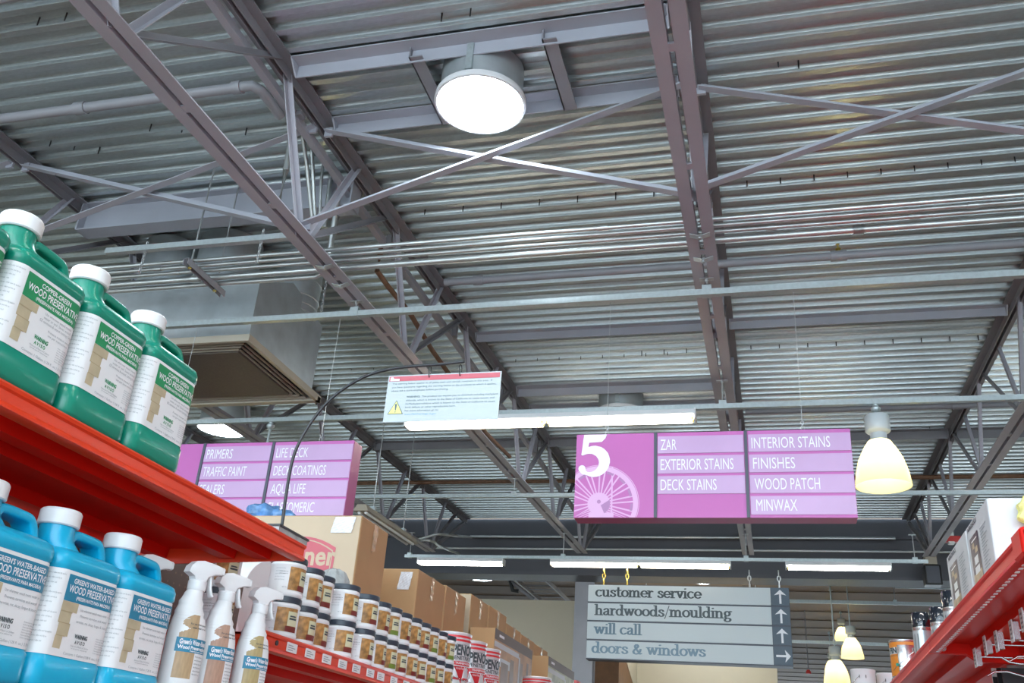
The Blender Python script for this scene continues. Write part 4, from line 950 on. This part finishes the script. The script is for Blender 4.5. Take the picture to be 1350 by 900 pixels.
col = [(2.06, -1.30, 2), (2.157, -1.175, 2), (2.287, -1.19, 2), (2.382, -1.20, 2), (2.500, -1.175, 2), (2.645, -1.175, 2), (2.757, -1.18, 2), (2.85, -1.18, 2), (2.944, -1.18, 2), (3.038, -1.18, 2), (3.132, -1.18, 2), (3.226, -1.18, 2), (3.320, -1.18, 2), (3.413, -1.18, 2)]
first = True; nrow = {0: 0, 1: 0}
for i, (yy, xx, n) in enumerate(col):
    for k in range(n):
        rz = math.radians(rnd.uniform(-50, -18)); loc = (xx+rnd.uniform(-.001, .001)*k, yy+rnd.uniform(-.001, .001)*k, ZC+.0985*k)
        l = 'white stain jar with dark lid, %s row, %s from the near end' % (('bottom', 'top')[k], ORD[i])
        src = j2 if i in (7, 11, 13) else j1
        if first or (i == 7 and k == 0): 
            src.location = loc; src.rotation_euler = (0, 0, rz); src['label'] = l; src['group'] = 'stain jars on the red shelf'; first = False
        else: dup(src, loc, l, 'stain jars on the red shelf', rz)

# ------------------------------------------------------------------ red and silver cans beyond the jars
def make_can(R, H, kind):
    t = thing('paint_can', '', 'can', (0, 0, 0))
    body = MB().lathe([(R-.003, 0), (R, .002), (R, .006), (R-.002, .009), (R-.002, H-.010), (R, H-.007), (R, H-.002), (R-.004, H), (R-.006, H-.004), (.001, H-.004)], n=48).build('can_body', {'silver': SILVER, 'pale': mat('pale silver can print', (.66, .67, .69), .3, .25)}.get(kind, WHITE), t, 40)
    def g(off): return lambda u, v: ((R-.002+off)*math.cos(u/R), (R-.002+off)*math.sin(u/R), v)
    def st(mb, u0, u1, v0, v1, off, n=20):
        f = g(off); us = [u0+(u1-u0)*k/n for k in range(n+1)]; mb.add([f(u, v0) for u in us]+[f(u, v1) for u in us], [(k, k+1, n+2+k, n+1+k) for k in range(n)])
    return t, g, st
t, g, st = make_can(.076, .232, 'pale'); pen = t
m = MB(); st(m, -.22, .22, .212, .220, .0008, 48); st(m, -.22, .22, .198, .206, .0008, 48); m.build('red_band', REDINK, t, 60)
m = MB(); st(m, -.052, .075, .060, .068, .0008); st(m, -.052, .075, .112, .126, .0008)
f = g(.0009); m.add([f(u, v) for u, v in ((-.045, .108), (-.02, .108), (.005, .108), (.03, .108), (.055, .108), (.04, .085), (.022, .05), (.005, .012), (-.012, .05), (-.03, .085))], [tuple(range(10))]); m.build('red_print', REDINK, t, 60)
m = MB(); put_text(m, 'PENOFIN', g(.0010), -.054, .150, .034, .135, bold=.04); put_text(m, 'PENETRATING', g(.0010), -.054, .132, .013, .124, bold=.02); put_text(m, 'Penetrating Oil Finish', g(.0010), -.040, .184, .006, .05); put_text(m, 'for exterior wood', g(.0010), -.040, .176, .005, .04)
m.build('black_print', INK, t)
m = MB(); put_text(m, 'TRANSPARENT', g(.0016), -.04, .116, .007, .08, bold=.02); put_text(m, 'PENETRATING OIL', g(.0016), -.035, .097, .006, .07); m.add([g(.0016)(u, v) for u, v in ((.003, .108), (.006, .108), (-.005, .06), (-.008, .06))], [(0, 1, 2, 3)]); m.build('white_print', WINK, t)
m = MB(); m.tube([(.078*math.cos(a), .078*math.sin(a), .13-.07*math.cos((a+.0)*1.0)) for a in [math.radians(-90+15*k) for k in range(13)]], .0016, 6); m.build('bail_handle', CHROME, t, 60)
for i, (yy, l) in enumerate(((3.585, 'tall silver can with red bands and black lettering, first beyond the jars'), (3.80, 'tall silver can with red bands and black lettering, second beyond the jars'), (4.01, 'tall silver can with red bands and black lettering, third beyond the jars'), (5.02, 'tall silver can with red bands alone farther along, below the photo carton'))):
    if i == 0: pen.rotation_euler = (0, 0, -.47); pen.location = (-1.205, yy, ZC); pen['label'] = l; pen['group'] = 'red banded cans'
    else: dup(pen, (-1.205, yy, ZC), l, 'red banded cans')

# ------------------------------------------------------------------ cartons behind the jars
def carton(x0, x1, y0, y1, z0, z1, label, m_=CARD, front=None, flap=True, tape=True, sticker=None):
    t = thing('carton', label, 'carton', ((x0+x1)/2, (y0+y1)/2, z0), 'cartons behind the stain jars')
    m = MB(); m.bbox((x0, y0, z0), (x1, y1, z1), .006); bo = m.build('box', m_, t)
    if front:
        m = MB(); m.box((x0+.003, y0-.0015, z0+.004), (x1-.003, y0-.0002, z1-.004)); m.build('front_panel', front, t)
    m = MB(); m.box((x0+.01, (y0+y1)/2-.002, z1-.0005), (x1-.004, (y0+y1)/2+.002, z1+.0012)); m.build('flap_seam', WOODD, t)
    if tape:
        yc = (y0+y1)/2+.01; m = MB(); n = 7
        L_ = [(x1+.0012+.0016*(k % 2), yc-.026+.004*math.sin(k*2.1), z1-.002-k*(.115+.02*rnd.random())/n) for k in range(n)]; R_ = [(x1+.0012+.0016*((k+1) % 2), yc+.026-.006*abs(math.sin(k*1.7))-.002*k, z1-.002-k*.115/n) for k in range(n)]
        m.add(L_+R_, [(k, k+1, n+k+1, n+k) for k in range(n-1)]); m.box((x0+.02, yc-.024, z1), (x1+.001, yc+.024, z1+.0012)); m.build('packing_tape', TAPE, t)
    if sticker:
        u0, u1, v0, v1 = sticker; m = MB(); nx, nz = 8, 8
        vs = []
        for i in range(nx+1):
            for j in range(nz+1):
                vs.append((u0+(u1-u0)*i/nx+.012*(j/nz-.5), y0-.003-.004*abs(math.sin(i*1.3+j*.9)), v0+(v1-v0)*j/nz))
        m.add(vs, [(i*(nz+1)+j, (i+1)*(nz+1)+j, (i+1)*(nz+1)+j+1, i*(nz+1)+j+1) for i in range(nx) for j in range(nz)]); m.build('shipping_label', LABELP, t)
    return t
def xz(px, py, Y): p = aty(px, py, Y); return p.x, p.z
XS = -1.5; B0 = ZC+.0
a = aty(458, 680, 3.25); b = aty(465, 702, 3.25)
c1 = carton(-2.10, XS, 3.255, 3.53, B0, 2.492, 'tallest brown carton with a faded red badge on its pale front', CARD, CARDL, True, True, (a.x-.055, b.x, b.z, a.z-.003))
# faded red badge
def fr(off): return lambda u, v: (u, 3.255-.0018-off, v)
p0 = aty(443, 724, 3.255); p1 = aty(441, 748, 3.255)
zr = aty(443, 722, 3.255).z; xr = p0.x; zl = aty(443, 749, 3.255).z-.05; xl = aty(352, 715, 3.255).x; ztop = aty(398, 707, 3.255).z
def badge(i): 
    n = 10; top = [(xl+i+(xr-xl-2*i)*k/n, zr-i+(ztop-zr)*(1-(2*k/n-1)**2)*1.0) for k in range(n+1)]
    return [(xl+i, zl+i)]+top+[(xr-i-.003, zl+i)]
m = MB(); m.add([fr(.0006)(*q) for q in badge(0)], [tuple(range(13))]); bd = m.build('badge_print', PINKINK, c1)
m = MB(); m.add([fr(.0010)(*q) for q in badge(.010)], [tuple(range(13))]); m.build('badge_outline', CARDL, bd)
m = MB(); m.add([fr(.0014)(*q) for q in badge(.014)], [tuple(range(13))]); m.build('badge_fill', PINKINK, bd)
q0 = aty(438, 742, 3.255); q1 = aty(401, 742, 3.255)
m = MB(); put_text(m, 'Liner', fr(.0018), q1.x-.065, q0.z-.008, .070, (q0.x-q1.x)+.078, bold=.025); m.build('lettering', CARDL, bd)
p = aty(336, 674, 3.255)
a = aty(535, 753, 3.915); b = aty(527, 777, 3.915)
carton(-2.05, XS, 3.915, 4.292, B0, 2.432, 'brown carton with a crumpled white label on its front, behind the jars', CARD, None, True, True, (aty(527, 760, 3.915).x, aty(543, 760, 3.915).x, b.z, a.z-.003))
carton(-2.05, XS, 4.303, 4.625, B0, 2.440, 'brown carton right behind the one with the crumpled white label', CARD)
carton(-2.0, XS, 4.711, 5.038, B0, 2.478, 'brown carton with a pale front edge, third from the red badge one', CARD, CARDL)
carton(-2.0, XS, 5.044, 5.415, B0, 2.482, 'brown carton directly behind the photo printed display carton', CARD)
carton(-2.0, XS, 5.424, 5.768, B0, 2.448, 'brown carton rising just above the right end of the photo display', CARD)
carton(-2.0, XS, 5.774, 6.133, B0, 2.441, 'brown carton with torn tape before the last one in the row', CARD)
carton(-2.0, XS, 6.138, 6.52, B0, 2.436, 'last brown carton of the row, next to the cream wall', CARD)
def photo_carton(y0, y1, zt, label, m1, m2):
    x = -1.35; t = thing('display_carton', label, 'carton', (x-.06, (y0+y1)/2, ZC), 'photo printed cartons')
    MB().box((x-.13, y0, ZC), (x, y1, zt)).build('box', CARD, t)
    L = y1-y0; H = zt-ZC
    def R_(mb, u0, u1, v0, v1, off): mb.add([(x+off, y0+u0*L, ZC+v0*H), (x+off, y0+u1*L, ZC+v0*H), (x+off, y0+u1*L, ZC+v1*H), (x+off, y0+u0*L, ZC+v1*H)], [(0, 1, 2, 3)])
    m = MB(); R_(m, 0, 1, 0, 1, .0008); ph = m.build('photo_print', m1, t)
    m = MB(); R_(m, 0, 1, .88, 1, .0012); m.build('header_band', mat('dark brown print', (.13, .095, .08), .5), ph)
    m = MB()
    for u0, u1, v0, v1 in ((0, .62, .80, .86), (.02, .42, .60, .70), (.62, .66, .40, .82)): R_(m, u0, u1, v0, v1, .0014)
    m.build('pale_print', mat('pale grey print', (.50, .52, .54), .4), ph)
    m = MB()
    for u0, u1, v0, v1 in ((.18, .36, .36, .66), (.40, .50, .40, .74), (.66, .74, .36, .76), (.84, .90, .3, .8)): R_(m, u0, u1, v0, v1, .0016)
    m.build('window_print', m2, ph)
    m = MB(); R_(m, 0, 1, .26, .32, .0018); m.build('red_band', mat('brick red print', (.34, .07, .05), .4), ph)
    m = MB()
    for k in range(7): R_(m, .05+.13*k, .055+.13*k, 0, .26, .0019)
    m.build('dark_bars', INK, ph)
    m = MB(); R_(m, .10, .22, .925, .955, .0020); m.build('logo_print', WINK, ph)
    return t
photo_carton(4.674, 5.475, 2.306, 'long carton printed with a photo of a timber porch', mat('timber porch print', (.42, .22, .09), .4, 0, .4, 7), mat('dark timber print', (.20, .13, .09), .4, 0, .3, 12))
photo_carton(5.895, 6.712, 2.332, 'farther carton printed with a garden photo, before the cream wall', mat('garden print', (.34, .36, .22), .4, 0, .5, 8), mat('leaf print', (.14, .20, .06), .4, 0, .5, 20))
p = aty(757, 899, 8.5)
t = thing('folded_cover', 'sliver of pink red fabric at the bottom edge, left of the steel column', 'cover', (p.x, 8.5, p.z-.3)); m = MB(); m.bbox((p.x-.12, 8.4, p.z-.35), (p.x+.06, 8.6, p.z+.01), .03, 4); m.build('fabric', PINKINK, t, 50)

# blue plastic bag on the tallest carton
def crumple(name, label, cat, c, sx, sy, sz, m_, seed, part, group=None, low=-.05):
    t = thing(name, label, cat, c, group); r_ = random.Random(seed); bm = bmesh.new(); bmesh.ops.create_icosphere(bm, subdivisions=4, radius=1)
    ph = [r_.uniform(0, 6.28) for _ in range(9)]
    for v in bm.verts:
        d = v.co.copy(); k = 1+.10*math.sin(5*d.x+ph[0])*math.sin(4*d.y+ph[1])+.09*math.sin(9*d.z+ph[2]+3*d.x)+.06*math.sin(13*d.x+7*d.y+ph[3])+.04*math.sin(21*d.y+ph[4]+11*d.z)
        v.co = Vector((d.x*sx*k, d.y*sy*k, max(low, d.z)*sz*k))
    mb = MB(); mb.add([tuple(Vector(c)+v.co) for v in bm.verts], [[v.index for v in f.verts] for f in bm.faces]); bm.free()
    mb.build(part, m_, t, 30); return t
p = aty(351, 676, 3.38)
crumple('plastic_bag', 'crumpled blue plastic bag lying on top of the tallest carton', 'bag', (p.x, 3.39, 2.4975), .13, .09, .075, BLUEBAG, 3, 'film')
# tape roll and the clear plastic roll behind the jars
p = atx(312, 746, -1.42)
t = thing('tape_roll', 'big white paper roll lying on its side behind the jars', 'roll', (-1.62, 2.60, ZC))
zc = ZC+.145; MB().lathe([(.05, -1.76), (.138, -1.76), (.142, -1.755), (.142, -1.485), (.138, -1.48), (.05, -1.48), (.05, -1.76)], (0, 2.60, zc), 48, False, 'x').build('paper', WHITE, t, 40)
MB().lathe([(.040, -1.765), (.050, -1.765), (.050, -1.475), (.040, -1.475), (.040, -1.765)], (0, 2.60, zc), 32, False, 'x').build('cardboard_core', CARD, t, 40)
p = atx(441, 758, -1.345)
t = thing('plastic_roll', 'clear wrapped grey roll standing behind the third and fourth jars', 'roll', (-1.33, p.y, ZC))
n = 40; rings = []
for z, r_ in ((0, .050), (.02, .054), (.22, .054), (.265, .049), (.292, .036), (.302, .015)):
    rings.append([(-1.345+(r_+.003*math.sin(5*a+z*30)+.002*math.sin(11*a))*math.cos(a), p.y+.0+(r_+.003*math.sin(5*a+z*30)+.002*math.sin(11*a))*math.sin(a), ZC+z) for a in [2*math.pi*k/n for k in range(n)]])
MB().loft(rings).build('wrap', PLASTC, t, 50)

# ------------------------------------------------------------------ goods on the right hand shelf
XC = .470
WBOX = mat('white carton board', (.60, .62, .65), .5)
ya = atx(1300, 656, XC).y; yb = atx(1271, 687, XC).y
def aero_carton(y0, y1, zt, label, yellow=False):
    t = thing('carton', label, 'carton', (XC+.16, (y0+y1)/2, ZR), 'white cartons on the right shelf')
    x0, x1 = XC, XC+.33
    MB().bbox((x0, y0, ZR+.002), (x1, y1, zt), .004).build('box', WBOX, t)
    L = y1-y0; H = zt-ZR
    def fl(off): return lambda u, v: (x0-off, y1-u, ZR+v)    # read from the aisle
    def R_(mb, u0, u1, v0, v1, off): f = fl(off); mb.add([f(u0*L, v0*H), f(u1*L, v0*H), f(u1*L, v1*H), f(u0*L, v1*H)], [(0, 1, 2, 3)])
    m = MB(); R_(m, .12, .50, .08, .78, .001); pn = m.build('dark_panel', mat('dark plum print', (.035, .02, .045), .4), t)
    m = MB(); R_(m, .12, .50, .08, .26, .0014); R_(m, .2, .3, .60, .68, .0014); R_(m, .3, .42, .52, .6, .0014); m.build('tan_print', mat('gold tan print', (.40, .30, .17), .4, 0, .4, 40), pn)
    m = MB(); R_(m, .22, .42, .24, .34, .0016); R_(m, .24, .40, .37, .48, .0016); R_(m, .20, .44, .70, .72, .0016); m.build('white_print', WHITE, pn)
    m = MB()
    for k in range(14): R_(m, .60, .86-.06*(k % 3), .74-.042*k, .752-.042*k, .001)
    m.build('fine_print', INKG, t)
    m = MB(); put_text(m, 'AEROSOLS', fl(.001), .08*L, .90*H, .0095, .42*L, bold=.03); m.build('lettering', INK, t)
    # face towards the camera: limited-quantity diamond
    f2 = lambda u, v: (x0+u, y0-.001, ZR+v); f3 = lambda u, v: (x0+u, y0-.0014, ZR+v)
    m = MB(); s_ = .050; cx, cz = .115, .062
    for i in range(4):
        a = [(0, s_), (s_, 0), (0, -s_), (-s_, 0)]; p_, q_ = a[i], a[(i+1) % 4]; k = .93
        m.add([f2(cx+p_[0], cz+p_[1]), f2(cx+q_[0], cz+q_[1]), f2(cx+q_[0]*k, cz+q_[1]*k), f2(cx+p_[0]*k, cz+p_[1]*k)], [(0, 1, 2, 3)])
    put_text(m, 'LTD QTY', f2, cx-.022, cz-.008, .012, .044); m.build('diamond_mark', INK, t)
    return t
aero_carton(ya, yb-.004, atx(1300, 656, XC).z, 'white carton with a dark picture panel at the right edge, topped by yellow plastic')
yc = atx(1262, 712, XC).y
t = aero_carton(yb+.006, yc+.19, atx(1263, 712, XC).z, 'white carton standing behind the front white carton, mostly hidden')
p = aty(1347, 672, ya)
crumple('plastic_bag', 'pale yellow plastic film draped over the front white carton at the right edge', 'bag', (p.x+.03, ya-.022, p.z-.012), .045, .020, .040, YELLOWB, 8, 'film', None, -1)
def make_spraycan():
    t = thing('spray_can', '', 'spray can', (0, 0, 0)); R = .033
    MB().lathe([(R-.003, 0), (R, .003), (R, .006), (R-.001, .008), (R-.001, .118), (R, .120), (R, .124), (R-.004, .127)], n=36).build('can_body', SILVER, t, 40)
    MB().lathe([(R-.004, .124), (R-.0012, .126), (R-.0015, .172), (R-.004, .176), (R-.012, .1765), (R-.012, .170), (.001, .170)], n=36).build('cap', mat('glossy black cap', (.012, .016, .025), .08, coat=.5), t, 40)
    m = MB(); f = lambda u, v: ((R-.0004)*math.cos(math.pi+u/R), (R-.0004)*math.sin(math.pi+u/R), v)
    n = 24; us = [-.10+.2*k/n for k in range(n+1)]; m.add([f(u, .012) for u in us]+[f(u, .112) for u in us], [(k, k+1, n+2+k, n+1+k) for k in range(n)]); lb = m.build('label', mat('silver grey can print', (.5, .53, .56), .25, .4), t, 60)
    g = lambda u, v: ((R)*math.cos(math.pi+u/R), (R)*math.sin(math.pi+u/R), v)
    m = MB(); m.add([g(u, v) for u, v in ((-.02, .02), (-.004, .02), (-.004, .10), (-.02, .10))], [(0, 1, 2, 3)]); m.build('dark_stripe', INK, lb)
    return t
sc = make_spraycan()
for i, (px, py, l) in enumerate(((1213, 808, 'black capped silver spray can, the one nearest the orange and white can'), (1237, 801, 'black capped spray can in the middle of the three'), (1254, 780, 'black capped spray can next to the white cartons'))):
    xx = .487; p = atx(px, py, xx); s_ = (ZR+.176-1.6)/(p.z-1.6) if False else 1
    loc = (xx, p.y, ZR)
    # distance along the shelf from the cap's own height
    d = ray(px, py); k = (ZR+.176-1.6)/d.z; loc = (max(.482, d.x*k), d.y*k, ZR)
    if i == 0: sc.location = loc; sc.rotation_euler = (0, 0, 1.1); sc['label'] = l; sc['group'] = 'black capped spray cans'
    else: dup(sc, loc, l, 'black capped spray cans', 1.1)
t, g, st = make_can(.060, .150, 'silver'); fin = t
def gm(off): return lambda u, v: ((.058+off)*math.cos(math.pi+1.35+u/.060), (.058+off)*math.sin(math.pi+1.35+u/.060), v)
def stm(mb, u0, u1, v0, v1, off, n=20):
    f = gm(off); us = [u0+(u1-u0)*k/n for k in range(n+1)]; mb.add([f(u, v0) for u in us]+[f(u, v1) for u in us], [(k, k+1, n+2+k, n+1+k) for k in range(n)])
m = MB(); stm(m, -.10, -.026, .012, .136, .0008); stm(m, -.10, .09, .128, .140, .0009, 40); m.build('orange_print', ORINK, t, 60)
m = MB(); stm(m, -.10, -.026, .094, .120, .0012); m.build('pale_patch', mat('grey patch print', (.55, .55, .55), .4), t, 60)
m = MB(); put_text(m, 'FIN', gm(.0018), -.068, .098, .020, .040, bold=.05); put_text(m, 'penetrating oil', gm(.0016), -.068, .086, .006, .04); m.build('lettering', INK, t)
m = MB(); c = gm(.004)(.045, .108); 
for rr in (.010, .004): m.tube([gm(.003)(.045+rr*math.cos(k*.5236), .108+rr*math.sin(k*.5236)) for k in range(13)], .0016, 6)
m.tube([gm(.004)(.045-.012*k, .108-.0095*k-.0*k) for k in range(9)], .0012, 6); m.build('bail_handle', CHROME, t, 60)
MB().lathe([(.001, -.004), (.006, -.004), (.006, .004), (.001, .004)], gm(.006)(-.028, .052), 10, True, 'y').build('green_grip', GREENP, t, 60)
d = ray(1183, 845); k = (ZR+.150-1.6)/d.z; 
d = ray(1182, 846); kk = (ZR+.146-1.6)/d.z; fin.location = (.505, d.y*kk, ZR); fin['label'] = 'orange and silver can with black lettering at the far end of the right shelf'
# pale tins beyond, low at the bottom edge
t, g, st = make_can(.060, .15, 'white'); tin = t
m = MB()
for k in range(2): m.lathe([(.001, 0), (.008, 0), (.008, .002), (.001, .002)], gm(.003)(-.01+.03*k, .11), 12, True, 'x')
m.build('bail_ear', INK, t, 40)
m = MB(); stm(m, -.05, -.02, .04, .075, .001); stm(m, .0, .03, .03, .07, .001); m.build('grey_print', INKG, t, 60)
m = MB(); m.tube([gm(.004)(-.01-.008*k, .11-.007*k) for k in range(6)], .0012, 6); m.build('bail_handle', CHROME, t, 60)
tin.scale = (1.36, 1.36, 1.27)
TH = .15*1.27
for i, (px, yy, k, l) in enumerate(((1135, 7.05, 1, 'pale tin at the bottom edge, left one of the two near the orange can'), (1161, 7.22, 1, 'pale tin at the bottom edge, right one of the two near the orange can'), (1135, 7.05, 0, 'lower pale tin under the left one, below the frame'), (1161, 7.22, 0, 'lower pale tin under the right one, below the frame'))):
    d = ray(px, 886); loc = (d.x/d.y*yy+(.05 if px > 1140 else .012), yy, ZR+k*TH)
    if i == 0: tin.location = loc; tin['label'] = l; tin['group'] = 'pale tins'
    else: dup(tin, loc, l, 'pale tins')
# packages on the hook and a clear tub at the bottom right
p = atx(1325, 893, .70)
for i in range(3):
    c = atx(1320+7*i, 893, .68); t = thing('hang_pack', 'slim dark pack with yellow print hung on a peg at bottom right, %s' % ('leftmost', 'middle', 'rightmost')[i], 'pack', (.70, c.y, c.z-.1), 'packs on the peg')
    m = MB(); m.box((.655, c.y, c.z-.11), (.745, c.y+.006, c.z+.028)); m.build('card', WHITE if i == 0 else BLACK, t)
    m = MB(); m.box((.655, c.y-.0012, c.z-.11), (.745, c.y-.0002, c.z+.002)); m.build('dark_print', BLACK, t)
    m = MB(); m.box((.665, c.y-.0024, c.z-.055), (.735, c.y-.0013, c.z-.018)); m.build('yellow_print', mat('bright yellow print', (.70, .66, .04), .4), t)
c = atx(1347, 882, .72)
t = thing('clear_tub', 'clear plastic blister pack at the bottom right corner', 'pack', (.74, c.y, c.z-.12)); m = MB(); m.bbox((.68, c.y-.02, c.z-.12), (.82, c.y+.03, c.z+.02), .02, 4); m.build('blister', PLASTC, t, 40)
MB().box((.69, c.y-.0225, c.z-.09), (.80, c.y-.0205, c.z-.02)).build('blue_card', BLUEP, t)

# ------------------------------------------------------------------ far things under the girder
p = aty(1229, 757, 15.2); 
t = thing('loudspeaker', 'black box loudspeaker hung below the girder at right', 'loudspeaker', p)
m = MB(); m.bbox((p.x-.09*1.3, 15.1, p.z-.17), (p.x+.09*1.3, 15.35, p.z+.13), .02); m.build('cabinet', BLACK, t); 
m = MB(); m.box((p.x-.09, 15.08, p.z+.13), (p.x+.07, 15.3, p.z+.26)); m.build('mount', BEIGE, t)
m = MB(); m.box((p.x-.09, 15.095, p.z-.14), (p.x+.09, 15.1, p.z+.10)); m.build('grille', SLATE, t)
p = aty(1252, 711, 13.4)
t = thing('strobe_alarm', 'red fire strobe under the end of the joist above the white carton', 'alarm', p)
m = MB(); m.bbox((p.x-.13, 13.35, p.z-.04), (p.x+.13, 13.45, p.z+.04), .01); m.build('housing', REDLAMP, t); m = MB(); m.bbox((p.x-.03, 13.34, p.z-.07), (p.x+.05, 13.42, p.z-.035), .01); m.build('lens', WPLA, t); m = MB(); m.box((p.x-.03, 13.35, p.z+.04), (p.x+.05, 13.45, p.z+.12)); m.build('mount', STRUT, t)
for px, py, w in ((1084, 803, 'upper'), (1066, 888, 'lower')):
    p = aty(px, py, 24); t = thing('strobe_alarm', 'tiny red alarm on the brown roof right of the wayfinding sign, %s' % w, 'alarm', p); m = MB(); m.lathe([(.06, 0), (.06, .05), (.03, .09)], (p.x, 24, p.z), 16); m.build('housing', REDLAMP, t, 40); MB().tube([(p.x, 24, p.z+.1), (p.x, 24, 5.86)], .012, 6).build('stem', PAINTD, t)
# roof members of the brown part
for px0, py0, px1, py1, y0, y1, w, mm in ((985, 768, 972, 900, 17.5, 34, 'brown roof joist right of the wayfinding sign', BROWNC),):
    a = atz(px0, py0, 5.75); b = atz(px1, py1, 5.75); t = thing('roof_member', w, 'beam', a); m = MB(); m.box((a.x-.10, max(16.3, a.y), 5.70), (a.x+.10, 40, 5.83)); m.build('timber', mat('lighter brown timber', (.20, .155, .12), .7), t)
p = aty(1000, 812, 30); t = thing('roof_member', 'dark pipe crossing the brown roof beside the third line of the wayfinding sign', 'beam', (p.x, 30, p.z)); MB().tube([(-6, 30, p.z), (6, 30, p.z)], .10, 10).build('tube', PAINTD, t, 50)
a = aty(632, 770, 17.6); b = aty(700, 795, 17.2)
t = thing('roof_member', 'black pipe frame below the small far skylight disc', 'pipe', a); MB().tube([aty(672, 762, 17.2), aty(676, 778, 17.2), aty(684, 779, 17.2)], .04, 8).build('tube', BLACK, t, 50); MB().tube([aty(668, 762, 17.2), aty(704, 790, 17.2)], .035, 8).build('diagonal', PAINTD, t, 50)
# grey cable tray by the far lamp
t = thing('cable_tray', 'wire cable tray running away above the cream wall, right of the far skylight', 'cable tray', aty(690, 735, 17.5))
m = MB(); p0 = atz(668, 735, 5.2); p1 = atz(735, 790, 5.2)
for s_ in (-.3, .3): m.bar((p0.x+s_, 16.5, 5.2), (p0.x+s_, 26, 5.2), rect(.03, .08))
for k in range(24): m.box((p0.x-.3, 16.6+.4*k, 5.17), (p0.x+.3, 16.62+.4*k, 5.19))
m.build('rails_and_rungs', PAINTD, t)
# cream kiosk behind the wayfinding sign
a = aty(840, 873, 20); b = aty(1025, 893, 20)
t = thing('kiosk', 'cream bulkhead of a counter room seen under the wayfinding sign', 'kiosk', ((a.x+b.x)/2, 22, 0))
zt = aty(900, 868, 20).z
m = MB(); m.box((a.x, 20, zt-.75), (b.x, 24, zt)); m.build('bulkhead', CREAM, t)
a2 = aty(797, 872, 18.2); m = MB(); m.box((a2.x-.2, 17.6, 0), (a.x, 24, zt-.15)); m.build('timber_wall', mat('brown timber boards', (.19, .085, .03), .5, 0, .15, 8), t)
m = MB(); m.add([(a.x+.004, 17.6, zt), (a.x+.004, 20, zt-.75), (a.x+.004, 20, zt), (a.x-.1, 17.6, zt), (a.x-.1, 20, zt-.75), (a.x-.1, 20, zt)], [(0, 1, 2), (5, 4, 3), (0, 3, 4, 1), (1, 4, 5, 2), (2, 5, 3, 0)]); m.build('side_bulkhead', CREAM, t)
# thin wires hanging in the brown zone, and conduits on the girder
for px0, px1, py, y, r, w in ((620, 1180, 707, 15.5, .022, 'grey conduit along the girder, upper'), (560, 1290, 722, 15.3, .018, 'pale conduit along the girder, lower')):
    a = aty(px0, py, y); b = aty(px1, py, y); pipe([(a.x, y, a.z), (b.x, y, a.z)], r, PIPEZ, 'conduit', w, 'conduit')
a = aty(548, 712, 13.5)
pipe(smooth([aty(548, 712, 13.5), aty(562, 708, 13.5), aty(578, 704, 13.5), aty(600, 706, 13.6), aty(622, 708, 15.4)]), .02, PIPEZ, 'flexible_conduit', 'curved flexible conduit looping off the unlit strip fixture, upper', 'conduit')
pipe(smooth([aty(548, 716, 13.5), aty(560, 712, 13.5), aty(572, 714, 13.6), aty(580, 720, 14), aty(606, 730, 15.2)]), .02, PIPEZ, 'flexible_conduit', 'curved flexible conduit looping off the unlit strip fixture, lower', 'conduit')
